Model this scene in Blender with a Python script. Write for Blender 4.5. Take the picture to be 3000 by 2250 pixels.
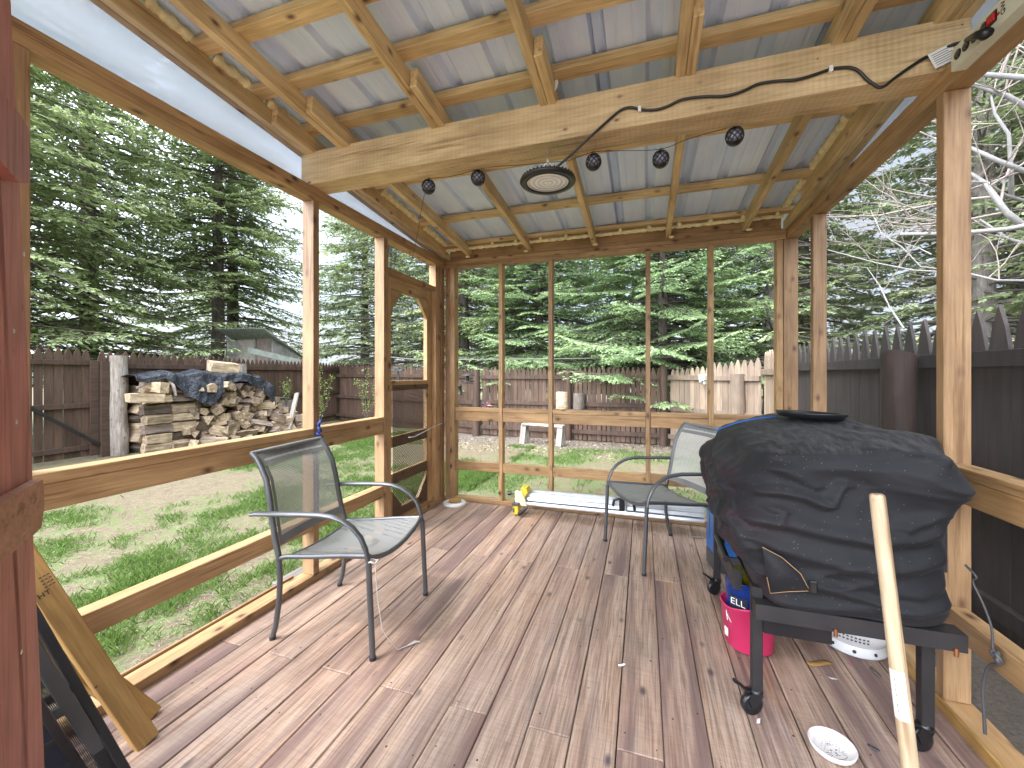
import bpy, bmesh, math, random
import numpy as np
from mathutils import Vector, Matrix, noise, Euler
R = math.radians
random.seed(7)
rng = np.random.default_rng(7)
for o in list(bpy.data.objects): bpy.data.objects.remove(o)
SC = bpy.context.scene
COL = SC.collection
# ---------------------------------------------------------------- camera
YAW = R(17.928); FPX = 1194.2; V0 = 1095.6; H = 1.22
cd = bpy.data.cameras.new('camera'); cam = bpy.data.objects.new('camera', cd); COL.objects.link(cam)
cam.location = (0, 0, H); cam.rotation_euler = (R(90), 0, YAW)
cd.sensor_width = 36; cd.lens = FPX/3000*36; cd.shift_y = -(1125-V0)/3000
cd.clip_start = 0.02; cd.clip_end = 500
SC.camera = cam
SC.render.resolution_x = 1024; SC.render.resolution_y = 768
# ---------------------------------------------------------------- sky, sun, exposure
SUN = Vector((.215, .245, -.44)).normalized()
el = math.asin(-SUN.z); az = math.atan2(-SUN.x, -SUN.y)
w = bpy.data.worlds.new('World'); SC.world = w; w.use_nodes = True
wn = w.node_tree.nodes; wl = w.node_tree.links; wn.clear()
sky = wn.new('ShaderNodeTexSky'); sky.sky_type = 'NISHITA'; sky.sun_disc = False
sky.sun_elevation = el; sky.sun_rotation = az; sky.dust_density = 3.0; sky.air_density = 1.0; sky.ozone_density = 1.0
tc = wn.new('ShaderNodeTexCoord'); nz = wn.new('ShaderNodeTexNoise'); nz.inputs['Scale'].default_value = 2.2; nz.inputs['Detail'].default_value = 5
cr = wn.new('ShaderNodeValToRGB'); cr.color_ramp.elements[0].position = .30; cr.color_ramp.elements[0].color = (.35,.35,.35,1)
cr.color_ramp.elements[1].position = .62; cr.color_ramp.elements[1].color = (1,1,1,1)
mx = wn.new('ShaderNodeMix'); mx.data_type = 'RGBA'; mx.inputs['B'].default_value = (1.75, 1.88, 2.12, 1)
# hazy bright cloud around the sun, behind the camera and to the left
dt = wn.new('ShaderNodeVectorMath'); dt.operation = 'DOT_PRODUCT'; dt.inputs[1].default_value = tuple(-SUN)
mxx = wn.new('ShaderNodeMath'); mxx.operation = 'MAXIMUM'; mxx.inputs[1].default_value = 0
pw = wn.new('ShaderNodeMath'); pw.operation = 'POWER'; pw.inputs[1].default_value = 1.7
sc_ = wn.new('ShaderNodeVectorMath'); sc_.operation = 'SCALE'; sc_.inputs[0].default_value = (20, 21.2, 23)
adw = wn.new('ShaderNodeVectorMath'); adw.operation = 'ADD'
bg = wn.new('ShaderNodeBackground'); bg.inputs['Strength'].default_value = .15
wo = wn.new('ShaderNodeOutputWorld')
wl.new(tc.outputs['Generated'], nz.inputs['Vector']); wl.new(nz.outputs['Fac'], cr.inputs['Fac'])
wl.new(cr.outputs['Color'], mx.inputs['Factor']); wl.new(sky.outputs['Color'], mx.inputs['A'])
wl.new(tc.outputs['Generated'], dt.inputs[0]); wl.new(dt.outputs['Value'], mxx.inputs[0]); wl.new(mxx.outputs[0], pw.inputs[0]); wl.new(pw.outputs[0], sc_.inputs['Scale'])
wl.new(mx.outputs['Result'], adw.inputs[0]); wl.new(sc_.outputs[0], adw.inputs[1]); wl.new(adw.outputs[0], bg.inputs['Color']); wl.new(bg.outputs['Background'], wo.inputs['Surface'])
sl = bpy.data.lights.new('sun', 'SUN'); sl.energy = .85; sl.angle = R(7.0); sl.color = (1, .96, .91)
so = bpy.data.objects.new('sun', sl); COL.objects.link(so); so.location = (-3, -3, 8)
so.rotation_euler = SUN.to_track_quat('-Z', 'Y').to_euler()
SC.view_settings.view_transform = 'Standard'; SC.view_settings.look = 'None'
SC.view_settings.exposure = 1.86; SC.view_settings.gamma = 1
SC.cycles.max_bounces = 8; SC.cycles.diffuse_bounces = 5; SC.cycles.transparent_max_bounces = 16

# ---------------------------------------------------------------- pixel of the photo -> point of the place
cF = Vector((-math.sin(YAW), math.cos(YAW), 0)); cR = Vector((math.cos(YAW), math.sin(YAW), 0)); cO = Vector((0, 0, H))
def ray(u, v): return cF + cR*((u-1500)/FPX) + Vector((0, 0, -(v-V0)/FPX))
def AD(u, v, d): return cO + ray(u, v)*d
def AX(u, v, x): r = ray(u, v); return cO + r*(x/r.x)
def AY(u, v, y): r = ray(u, v); return cO + r*(y/r.y)
def AZ(u, v, z): r = ray(u, v); return cO + r*((z-H)/r.z)

# ---------------------------------------------------------------- helpers
def tag(o, label=None, cat=None, group=None, kind=None):
    if label: o['label'] = label
    if cat: o['category'] = cat
    if group: o['group'] = group
    if kind: o['kind'] = kind
    return o
def empty(name, loc=(0,0,0), rz=0, label=None, cat=None, group=None, kind=None):
    o = bpy.data.objects.new(name, None); COL.objects.link(o); o.location = loc; o.rotation_euler = (0,0,rz)
    o.empty_display_size = .05
    return tag(o, label, cat, group, kind)
def copy_tree(o, parent=None):
    c = o.copy(); COL.objects.link(c); c.parent = parent
    for ch in list(o.children): copy_tree(ch, c)
    return c
class MB:
    def __init__(s): s.v = []; s.f = []; s.sm = []
    def add(s, V, F, smooth=False):
        n = len(s.v); s.v += [tuple(p) for p in V]; s.f += [tuple(i+n for i in f) for f in F]; s.sm += [smooth]*len(F); return s
    def box(s, lo, hi, M=None, taper=0):
        x0,y0,z0 = lo; x1,y1,z1 = hi
        V = [(x0,y0,z0),(x1,y0,z0),(x1,y1,z0),(x0,y1,z0),(x0,y0,z1),(x1,y0,z1),(x1,y1,z1),(x0,y1,z1)]
        if M is not None: V = [M @ Vector(p) for p in V]
        return s.add(V, [(3,2,1,0),(4,5,6,7),(0,1,5,4),(1,2,6,5),(2,3,7,6),(3,0,4,7)])
    def tube(s, P, r, n=8, caps=True, flat=1.0, smooth=True):
        P = [Vector(p) for p in P]; m = len(P)
        rs = r if hasattr(r, '__len__') else [r]*m
        t = (P[1]-P[0]).normalized(); up = Vector((0,0,1)) if abs(t.z) < .9 else Vector((1,0,0))
        a = t.cross(up).normalized(); V = []; F = []
        for i in range(m):
            d = (P[min(i+1,m-1)]-P[max(i-1,0)])
            d = d.normalized() if d.length > 1e-9 else t
            a = (a - d*a.dot(d)); a = a.normalized() if a.length > 1e-6 else d.orthogonal().normalized()
            b = d.cross(a)
            for k in range(n):
                c = 2*math.pi*k/n; V.append(P[i] + a*math.cos(c)*rs[i] + b*math.sin(c)*rs[i]*flat)
        for i in range(m-1):
            for k in range(n): F.append((i*n+k, i*n+(k+1)%n, (i+1)*n+(k+1)%n, (i+1)*n+k))
        s.add(V, F, smooth)
        if caps: s.add(V[:n], [tuple(range(n))[::-1]]); s.add(V[-n:], [tuple(range(n))])
        return s
    def lathe(s, prof, n=32, c=(0,0,0), M=None, a0=0, a1=2*math.pi, smooth=True):
        V = []; F = []; m = len(prof); full = abs(a1-a0-2*math.pi) < 1e-6; N = n if full else n+1
        for k in range(N):
            a = a0+(a1-a0)*k/n
            for r, z in prof:
                p = Vector((r*math.cos(a), r*math.sin(a), z))
                if M is not None: p = M @ p
                V.append(p+Vector(c))
        for k in range(n):
            q = (k+1) % N if full else k+1
            for i in range(m-1): F.append((k*m+i, q*m+i, q*m+i+1, k*m+i+1))
        return s.add(V, F, smooth)
    def prism(s, poly, h, M=None):
        n = len(poly); V = [Vector((x,y,0)) for x,y in poly]+[Vector((x,y,h)) for x,y in poly]
        if M is not None: V = [M @ p for p in V]
        return s.add(V, [tuple(range(n))[::-1], tuple(range(n, 2*n))]+[(i,(i+1)%n,(i+1)%n+n,i+n) for i in range(n)])
    def build(s, name, mat, parent=None, bevel=0, loc=None):
        me = bpy.data.meshes.new(name); me.from_pydata(s.v, [], s.f); me.validate()
        me.polygons.foreach_set('use_smooth', s.sm[:len(me.polygons)]) if len(s.sm) == len(me.polygons) else None
        if bevel:
            bm = bmesh.new(); bm.from_mesh(me); bmesh.ops.remove_doubles(bm, verts=bm.verts, dist=1e-5)
            bmesh.ops.bevel(bm, geom=list(bm.edges), offset=bevel, segments=1, affect='EDGES'); bm.to_mesh(me); bm.free()
        me.materials.append(mat)
        o = bpy.data.objects.new(name, me); COL.objects.link(o)
        if parent is not None: o.parent = parent
        if loc: o.location = loc
        return o
def npmesh(name, V, F, mat, parent=None, smooth=False, attrs=None):
    """fast mesh: V (n,3) array, F (m,k) array of equal-sized faces"""
    me = bpy.data.meshes.new(name); V = np.asarray(V, np.float32); F = np.asarray(F, np.int32); m, k = F.shape
    me.vertices.add(len(V)); me.vertices.foreach_set('co', V.ravel())
    me.loops.add(m*k); me.loops.foreach_set('vertex_index', F.ravel())
    me.polygons.add(m); me.polygons.foreach_set('loop_start', np.arange(0, m*k, k, dtype=np.int32))
    me.update(calc_edges=True)
    me.polygons.foreach_set('use_smooth', [bool(smooth)]*m)
    for an, (dom, arr) in (attrs or {}).items():
        at = me.attributes.new(an, 'FLOAT', dom); at.data.foreach_set('value', np.asarray(arr, np.float32))
    me.materials.append(mat)
    o = bpy.data.objects.new(name, me); COL.objects.link(o)
    if parent is not None: o.parent = parent
    return o
def board(name, p0, p1, w, h, mat, parent=None, up=(0,0,1), bevel=.0025, label=None):
    """straight board from p0 to p1 (centre line); w across, h along up; grain runs along local X"""
    p0 = Vector(p0); p1 = Vector(p1); d = p1-p0; L = d.length; x = d.normalized(); up = Vector(up)
    y = up.cross(x).normalized(); z = x.cross(y)
    m = MB().box((0,-w/2,-h/2), (L,w/2,h/2)); o = m.build(name, mat, parent, bevel)
    o.matrix_local = Matrix(((x.x,y.x,z.x,p0.x),(x.y,y.y,z.y,p0.y),(x.z,y.z,z.z,p0.z),(0,0,0,1)))
    if label: o['label'] = label
    return o
def bbox(name, lo, hi, axis, mat, parent=None, **k):
    """axis aligned board given by its two corners; grain along axis 0/1/2"""
    c = [(a+b)/2 for a, b in zip(lo, hi)]; p0 = list(c); p1 = list(c); p0[axis] = lo[axis]; p1[axis] = hi[axis]
    s = [b-a for a, b in zip(lo, hi)]
    if axis == 0: return board(name, p0, p1, s[1], s[2], mat, parent, **k)
    if axis == 1: return board(name, p0, p1, s[0], s[2], mat, parent, **k)
    return board(name, p0, p1, s[0], s[1], mat, parent, up=(0,1,0), **k)

# ---------------------------------------------------------------- materials
class NT:
    def __init__(s, name):
        s.m = bpy.data.materials.new(name); s.m.use_nodes = True; s.t = s.m.node_tree; s.n = s.t.nodes; s.l = s.t.links
        s.b = s.n['Principled BSDF']; s.o = s.n['Material Output']
    def node(s, t, **k):
        n = s.n.new(t)
        for a, v in k.items(): setattr(n, a, v)
        return n
    def coord(s, scale=(1,1,1), rnd=True, out='Object'):
        tc = s.node('ShaderNodeTexCoord'); mp = s.node('ShaderNodeMapping'); mp.inputs['Scale'].default_value = scale
        src = tc.outputs[out]
        if rnd:
            oi = s.node('ShaderNodeObjectInfo'); mu = s.node('ShaderNodeMath', operation='MULTIPLY'); mu.inputs[1].default_value = 37
            s.l.new(oi.outputs['Random'], mu.inputs[0]); ad = s.node('ShaderNodeVectorMath', operation='ADD')
            s.l.new(src, ad.inputs[0]); s.l.new(mu.outputs[0], ad.inputs[1]); src = ad.outputs[0]
        s.l.new(src, mp.inputs['Vector']); return mp.outputs[0]
    def noise(s, vec, scale, detail=4, rough=.55, dist=0):
        n = s.node('ShaderNodeTexNoise'); n.inputs['Scale'].default_value = scale; n.inputs['Detail'].default_value = detail
        n.inputs['Roughness'].default_value = rough; n.inputs['Distortion'].default_value = dist
        if vec is not None: s.l.new(vec, n.inputs['Vector'])
        return n.outputs['Fac']
    def ramp(s, fac, stops):
        r = s.node('ShaderNodeValToRGB'); e = r.color_ramp.elements
        while len(e) < len(stops): e.new(.5)
        for x, (p, c) in zip(e, stops): x.position = p; x.color = (*c, 1) if len(c) == 3 else c
        s.l.new(fac, r.inputs['Fac']); return r.outputs['Color']
    def mix(s, fac, a, b, mode='MIX'):
        m = s.node('ShaderNodeMix', data_type='RGBA', blend_type=mode)
        for k, v in (('Factor', fac), ('A', a), ('B', b)):
            i = m.inputs[k]
            if isinstance(v, (int, float)): i.default_value = v
            elif isinstance(v, tuple): i.default_value = (*v, 1) if len(v) == 3 else v
            else: s.l.new(v, i)
        return m.outputs['Result']
    def bump(s, h, strength=.3, dist=.01):
        b = s.node('ShaderNodeBump'); b.inputs['Strength'].default_value = strength; b.inputs['Distance'].default_value = dist
        s.l.new(h, b.inputs['Height']); s.l.new(b.outputs[0], s.b.inputs['Normal'])
    def set(s, col=None, rough=None, metal=None, **k):
        if col is not None:
            if isinstance(col, tuple): s.b.inputs['Base Color'].default_value = (*col, 1)
            else: s.l.new(col, s.b.inputs['Base Color'])
        if rough is not None: s.b.inputs['Roughness'].default_value = rough
        if metal is not None: s.b.inputs['Metallic'].default_value = metal
        for a, v in k.items(): s.b.inputs[a.replace('_', ' ')].default_value = v
        return s.m
def wood(name, c1, c2, cd, knots=.05, rough=.6, vary=.25, sx=1.3, saw=0, axis=0):
    t = NT(name); k = [11, 11, 11]; k[axis] = sx
    v = t.coord(tuple(k)); f = t.noise(v, 2.2, 6, .6, .6)
    col = t.ramp(f, [(.3, c1), (.52, tuple((a+b)/2 for a, b in zip(c1, c2))), (.7, c2)])
    k2 = [60, 60, 60]; k2[axis] = 3; f2 = t.noise(t.coord(tuple(k2)), 2, 3)
    col = t.mix(.55, col, t.ramp(f2, [(.3, (.62,.58,.55)), (.6, (1.05,1.05,1.05))]), 'MULTIPLY')
    # knots
    k3 = [11, 11, 11]; k3[axis] = 6.5; vo = t.node('ShaderNodeTexVoronoi', feature='F1'); vo.inputs['Scale'].default_value = 1.0
    t.l.new(t.coord(tuple(k3)), vo.inputs['Vector'])
    kn = t.ramp(vo.outputs['Distance'], [(knots*.7, (1,1,1)), (knots*1.5, (.45,.45,.45)), (knots*2.6, (0,0,0))])
    col = t.mix(kn, col, cd)
    # big stains + board to board variation
    f4 = t.noise(t.coord((2.5,2.5,2.5)), 1.1, 3); col = t.mix(.6, col, t.ramp(f4, [(.33, (.62,.56,.50)), (.6, (1.10,1.08,1.05))]), 'MULTIPLY')
    oi = t.node('ShaderNodeObjectInfo'); col = t.mix(vary, col, t.ramp(oi.outputs['Random'], [(0, (.55,.5,.45)), (.5, (1,1,1)), (1, (1.3,1.2,1.1))]), 'MULTIPLY')
    # dark weather streaks, dents and nail heads
    k5 = [26, 26, 26]; k5[axis] = 1.1; f5 = t.noise(t.coord(tuple(k5)), 1.1, 4, .7)
    col = t.mix(.75, col, t.ramp(f5, [(.34, (.5,.42,.36)), (.43, (1,1,1))]), 'MULTIPLY')
    v5 = t.node('ShaderNodeTexVoronoi'); v5.inputs['Scale'].default_value = 5.5; t.l.new(t.coord((1,1,1)), v5.inputs['Vector'])
    col = t.mix(t.ramp(v5.outputs['Distance'], [(.018, (.8,.8,.8)), (.028, (0,0,0))]), col, (.05,.035,.03))
    h = f2
    if saw:
        wv = t.node('ShaderNodeTexWave', bands_direction='X'); wv.inputs['Scale'].default_value = saw; wv.inputs['Distortion'].default_value = 3; wv.inputs['Detail'].default_value = 3
        t.l.new(t.coord((1,.15,.15)), wv.inputs['Vector']); col = t.mix(.12, col, t.ramp(wv.outputs['Fac'], [(0, (.55,.5,.45)), (.5, (1,1,1))]), 'MULTIPLY'); h = wv.outputs['Fac']
    t.bump(h, .25, .004)
    return t.set(col, rough)
def plain(name, col, rough=.5, metal=0, var=.15, scale=8, bump=0, **k):
    t = NT(name); f = t.noise(t.coord((1,1,1)), scale, 5)
    c = t.ramp(f, [(.3, tuple(x*(1-var) for x in col)), (.7, tuple(min(1, x*(1+var)) for x in col))])
    if bump: t.bump(t.noise(t.coord((1,1,1)), scale*6, 4), bump, .003)
    return t.set(c, rough, metal, **k)
M = {}
M['stain'] = wood('stained_pine', (.33,.195,.085), (.50,.325,.16), (.07,.03,.015), knots=.10, rough=.5)
M['stain_l'] = wood('light_stained_pine', (.28,.165,.08), (.40,.255,.135), (.12,.055,.03), knots=.09, rough=.55)
M['rafter'] = wood('bare_spruce_framing', (.56,.41,.20), (.76,.59,.32), (.17,.085,.04), knots=.08, rough=.65)
M['beam'] = wood('rough_sawn_beam', (.58,.43,.235), (.76,.60,.36), (.20,.11,.06), knots=.05, rough=.75, saw=14, vary=.05)
M['redpaint'] = wood('red_painted_boards', (.44,.165,.14), (.54,.23,.20), (.10,.02,.015), knots=.03, rough=.55, axis=2)
M['redraw'] = wood('worn_reddish_wood', (.45,.22,.14), (.58,.32,.22), (.2,.07,.04), knots=.05)
M['yellow'] = wood('yellow_lumber', (.34,.19,.055), (.47,.29,.10), (.14,.06,.02), knots=.03)
M['greywood'] = wood('grey_weathered_wood', (.26,.24,.215), (.40,.375,.34), (.15,.12,.1), knots=.04)
M['bark'] = wood('spruce_bark', (.07,.058,.052), (.20,.17,.155), (.03,.025,.02), knots=.06, rough=.95, axis=2, sx=3)
M['greybark'] = wood('grey_bark', (.15,.135,.13), (.31,.29,.275), (.06,.05,.05), knots=.06, rough=.95, axis=2, sx=3)
M['pale_bark'] = plain('pale_bark', (.27,.26,.25), .7, var=.2, scale=9)
M['fence'] = None
def fencemat(name, c1, c2, rough=.75):
    t = NT(name); at = t.node('ShaderNodeAttribute', attribute_name='pid'); v = t.coord((20,20,2.2), rnd=False)
    ad = t.node('ShaderNodeVectorMath', operation='ADD'); t.l.new(v, ad.inputs[0]); t.l.new(at.outputs['Fac'], ad.inputs[1])
    col = t.ramp(t.noise(ad.outputs[0], 1.2, 6), [(.3, c1), (.7, c2)])
    mu = t.node('ShaderNodeMath', operation='FRACT'); t.l.new(at.outputs['Fac'], mu.inputs[0])
    col = t.mix(.7, col, t.ramp(mu.outputs[0], [(0, (.62,.6,.6)), (1, (1.25,1.2,1.15))]), 'MULTIPLY')
    col = t.mix(.5, col, t.ramp(t.noise(t.coord((3,3,1), rnd=False), 2, 4), [(.35, (.6,.6,.6)), (.65, (1.15,1.12,1.1))]), 'MULTIPLY')
    t.bump(t.noise(t.coord((60,60,4), rnd=False), 1.5, 3), .3, .004)
    return t.set(col, rough)
M['fence'] = fencemat('brown_stained_cedar', (.070,.041,.028), (.130,.080,.056))
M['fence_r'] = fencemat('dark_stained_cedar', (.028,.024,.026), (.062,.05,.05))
M['fence_l'] = fencemat('pale_weathered_cedar', (.21,.155,.115), (.34,.265,.20))
M['black'] = plain('black_paint', (.018,.018,.02), .45, var=.3)
M['blackgloss'] = plain('black_plastic', (.012,.012,.014), .28, var=.3)
M['blacksteel'] = plain('black_powder_coat', (.028,.026,.028), .5, .3, var=.2)
M['chairgrey'] = plain('grey_powder_coat', (.115,.118,.125), .35, .55, var=.08)
M['alu'] = plain('brushed_aluminium', (.68,.70,.72), .32, .85, var=.08)
M['white'] = plain('white_plastic', (.78,.78,.76), .4, var=.04)
M['cream'] = plain('cream_painted_steel', (.60,.60,.47), .45, var=.06)
M['darkgrey'] = plain('dark_grey', (.06,.06,.062), .5)
M['cord'] = plain('grey_cord', (.18,.17,.15), .8)
M['twine'] = plain('white_twine', (.55,.52,.47), .9)
M['blue'] = plain('blue_plastic', (.02,.13,.42), .4, var=.1)
M['bluerope'] = plain('blue_white_rope', (.03,.05,.22), .85, var=.9, scale=90)
M['pink'] = plain('pink_plastic', (.62,.035,.13), .35, var=.06)
M['red'] = plain('red_switch', (.45,.01,.015), .3)
M['yellowp'] = plain('yellow_plastic', (.66,.48,.04), .4, var=.1)
M['foam'] = plain('spray_foam', (.78,.68,.38), .8, var=.2, scale=25, bump=.5)
M['copper'] = plain('copper_bolt', (.45,.2,.1), .35, .9)
M['ceramic'] = plain('white_ceramic', (.74,.70,.68), .15, var=.04)
M['tank'] = plain('white_painted_steel', (.72,.73,.74), .35, var=.08)
M['navy'] = plain('navy_vinyl', (.012,.016,.03), .6)
M['ink'] = plain('ink', (.03,.03,.03), .7)
M['pole'] = wood('pale_ash_handle', (.42,.32,.21), (.62,.50,.345), (.25,.17,.1), knots=.03, rough=.4, axis=0)
M['handle'] = M['pole']
def lookmats():
    # metal roofing
    t = NT('galvanised_roofing'); f = t.noise(t.coord((4,.8,4), rnd=False), 3, 4)
    t.bump(t.noise(t.coord((2,1,2), rnd=False), 2.5, 2), .12, .02)
    M['roof'] = t.set(t.ramp(f, [(.3, (.60,.72,.93)), (.7, (.72,.83,.99))]), .40, .06)
    # cloudy plastic sheet of the gables
    t = NT('cloudy_plastic_sheet'); t.set((.42,.44,.48), .12)
    t.bump(t.noise(t.coord((6,1,6), rnd=False), 2, 4), .5, .02)
    tr = t.node('ShaderNodeBsdfTranslucent'); tr.inputs['Color'].default_value = (.60,.63,.68,1)
    ms = t.node('ShaderNodeMixShader'); ms.inputs[0].default_value = .72
    t.l.new(t.b.outputs[0], ms.inputs[1]); t.l.new(tr.outputs[0], ms.inputs[2]); 
    gl = t.node('ShaderNodeBsdfGlossy'); gl.inputs['Roughness'].default_value = .08
    tpp = t.node('ShaderNodeBsdfTransparent'); tpp.inputs['Color'].default_value = (.86,.92,1,1); m3 = t.node('ShaderNodeMixShader'); m3.inputs[0].default_value = .28
    t.l.new(ms.outputs[0], m3.inputs[1]); t.l.new(tpp.outputs[0], m3.inputs[2]); ms = m3
    m2 = t.node('ShaderNodeMixShader'); m2.inputs[0].default_value = .22
    t.l.new(ms.outputs[0], m2.inputs[1]); t.l.new(gl.outputs[0], m2.inputs[2]); t.l.new(m2.outputs[0], t.o.inputs['Surface'])
    M['sheet'] = t.m
    # sling fabric: open weave
    def weave(name, col, openness, sc=260):
        t = NT(name); t.set(col, .55)
        v = t.coord((1,1,1), rnd=False)
        w1 = t.node('ShaderNodeTexWave', bands_direction='Y'); w1.inputs['Scale'].default_value = sc/6.28
        w2 = t.node('ShaderNodeTexWave', bands_direction='Z'); w2.inputs['Scale'].default_value = sc/6.28
        w3 = t.node('ShaderNodeTexWave', bands_direction='X'); w3.inputs['Scale'].default_value = sc/6.28
        for x in (w1, w2, w3): t.l.new(v, x.inputs['Vector'])
        mx = t.node('ShaderNodeMath', operation='MULTIPLY'); t.l.new(w2.outputs['Fac'], mx.inputs[0]); t.l.new(w1.outputs['Fac'], mx.inputs[1])
        gt = t.node('ShaderNodeMath', operation='GREATER_THAN'); t.l.new(mx.outputs[0], gt.inputs[0]); gt.inputs[1].default_value = 1-openness
        tp = t.node('ShaderNodeBsdfTransparent'); ms = t.node('ShaderNodeMixShader')
        t.l.new(gt.outputs[0], ms.inputs[0]); t.l.new(t.b.outputs[0], ms.inputs[1]); t.l.new(tp.outputs[0], ms.inputs[2]); t.l.new(ms.outputs[0], t.o.inputs['Surface'])
        return t.m
    M['sling'] = weave('grey_sling_mesh', (.44,.44,.41), .60)
    M['sling_seat'] = weave('grey_sling_mesh_seat', (.19,.19,.182), .22)
    M['binding'] = plain('sling_binding', (.16,.16,.155), .6)
    # clear lens of the lamp
    t = NT('frosted_lens'); wv = t.node('ShaderNodeTexWave', wave_type='RINGS', rings_direction='Z'); wv.inputs['Scale'].default_value = 14
    t.l.new(t.coord((1,1,1), rnd=False), wv.inputs['Vector']); t.bump(wv.outputs['Fac'], .6, .004)
    M['lens'] = t.set(t.ramp(wv.outputs['Fac'], [(.2, (.70,.71,.72)), (.8, (.92,.93,.93))]), .12, .1)
    M['globe'] = plain('pale_globe_inside', (.30,.31,.40), .25)
    # black fabric cover with dust and a faded pink patch
    t = NT('black_canvas_cover'); v = t.coord((1,1,1), rnd=False)
    col = t.ramp(t.noise(v, 3, 5), [(.3, (.009,.009,.011)), (.7, (.018,.018,.021))])
    geo = t.node('ShaderNodeNewGeometry'); sx = t.node('ShaderNodeSeparateXYZ'); t.l.new(geo.outputs['Normal'], sx.inputs[0])
    # dust has settled on the flat top only
    dn = t.noise(t.coord((40,9,9), rnd=False), 1.5, 6, .7); up = t.ramp(sx.outputs['Z'], [(.75, (0,0,0)), (1, (1,1,1))])
    df = t.mix(1.0, t.ramp(dn, [(.42, (0,0,0)), (.72, (.45,.45,.45))]), up, 'MULTIPLY')
    col = t.mix(df, col, (.15,.14,.14))
    at = t.node('ShaderNodeAttribute', attribute_name='fade')
    pf = t.mix(1.0, t.ramp(t.noise(t.coord((14,14,5), rnd=False), 1.1, 4), [(.45, (0,0,0)), (.62, (1,1,1))]), at.outputs['Color'], 'MULTIPLY')
    col = t.mix(pf, col, (.08,.018,.028))
    sp = t.node('ShaderNodeTexVoronoi'); sp.inputs['Scale'].default_value = 70; t.l.new(v, sp.inputs['Vector'])
    col = t.mix(t.ramp(sp.outputs['Distance'], [(.07, (.7,.7,.7)), (.1, (0,0,0))]), col, (.22,.20,.18))
    t.bump(t.noise(v, 220, 2), .15, .001)
    M['cover'] = t.set(col, .7, Sheen_Weight=.03); t.b.inputs['Specular IOR Level'].default_value = .25
    # tarp
    t = NT('black_plastic_tarp'); t.bump(t.noise(t.coord((1,1,1), rnd=False), 9, 6, .65), 1.0, .06)
    M['tarp'] = t.set((.028,.032,.045), .16)
    # deck
    t = NT('weathered_deck_boards'); at = t.node('ShaderNodeAttribute', attribute_name='pid'); tc = t.node('ShaderNodeTexCoord')
    cx = t.node('ShaderNodeCombineXYZ'); mu = t.node('ShaderNodeMath', operation='MULTIPLY'); mu.inputs[1].default_value = 3.7
    t.l.new(at.outputs['Fac'], mu.inputs[0]); t.l.new(mu.outputs[0], cx.inputs[1]); t.l.new(at.outputs['Fac'], cx.inputs[2])
    ad = t.node('ShaderNodeVectorMath', operation='ADD'); t.l.new(tc.outputs['Object'], ad.inputs[0]); t.l.new(cx.outputs[0], ad.inputs[1])
    def mp(s):
        m = t.node('ShaderNodeMapping'); m.inputs['Scale'].default_value = s; t.l.new(ad.outputs[0], m.inputs['Vector']); return m.outputs[0]
    col = t.ramp(t.noise(mp((14,.9,6)), 1.6, 6, .6, .5), [(.28, (.30,.205,.150)), (.45, (.37,.265,.200)), (.6, (.40,.295,.228)), (.78, (.44,.345,.275))])
    rd = t.ramp(t.noise(mp((20,.55,4)), 1.3, 4, .5, .8), [(.62, (0,0,0)), (.72, (.75,.75,.75))]); col = t.mix(rd, col, (.28,.155,.115))
    gy = t.ramp(t.noise(mp((19,.7,3.1)), 1.1, 4), [(.58, (0,0,0)), (.70, (.6,.6,.6))]); col = t.mix(gy, col, (.24,.205,.20))
    org = t.ramp(t.noise(mp((12,.8,5.3)), .9, 5, .6, 1.5), [(.60, (0,0,0)), (.74, (.7,.7,.7))]); col = t.mix(org, col, (.37,.18,.07))
    fine = t.noise(mp((90,3.0,3)), 1.5, 4, .6); col = t.mix(.9, col, t.ramp(fine, [(.36, (.55,.52,.50)), (.58, (1.12,1.1,1.1))]), 'MULTIPLY')
    swm = t.noise(mp((9,170,2)), .8, 2, .5, .8); col = t.mix(.30, col, t.ramp(swm, [(.35, (.66,.66,.66)), (.55, (1.08,1.08,1.08))]), 'MULTIPLY')
    vo = t.node('ShaderNodeTexVoronoi'); vo.inputs['Scale'].default_value = 1; t.l.new(mp((9,4.5,9)), vo.inputs['Vector'])
    km = t.mix(1.0, t.ramp(vo.outputs['Distance'], [(.05, (.9,.9,.9)), (.15, (0,0,0))]), t.ramp(t.noise(mp((5,2.1,5)), 1.3, 2), [(.46, (0,0,0)), (.52, (1,1,1))]), 'MULTIPLY')
    col = t.mix(km, col, (.055,.043,.05))
    vo2 = t.node('ShaderNodeTexVoronoi'); vo2.inputs['Scale'].default_value = 17; t.l.new(tc.outputs['Object'], vo2.inputs['Vector'])
    col = t.mix(t.ramp(vo2.outputs['Distance'], [(.03, (.55,.55,.55)), (.05, (0,0,0))]), col, (.6,.57,.55))
    band = t.ramp(t.noise(mp((10,.42,7)), 1.0, 5, .6, .4), [(.46, (0,0,0)), (.63, (.85,.85,.85))]); col = t.mix(band, col, (.150,.092,.085))
    wash = t.ramp(t.noise(t.coord((1.3,.8,1), rnd=False), 1.4, 3), [(.40, (.94,.95,.97)), (.62, (1.12,1.05,1.0))]); col = t.mix(.8, col, wash, 'MULTIPLY')
    t.bump(t.noise(mp((80,14,10)), 1.5, 5, .7), .35, .003)
    M['deck'] = t.set(col, .62)
    # ground with lawn, straw and soil
    t = NT('patchy_lawn'); at = t.node('ShaderNodeAttribute', attribute_name='grn'); as_ = t.node('ShaderNodeAttribute', attribute_name='soil')
    v = t.coord((1,1,1), rnd=False); f = t.noise(v, 9, 8, .7); f2 = t.noise(v, 60, 5, .7)
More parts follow.
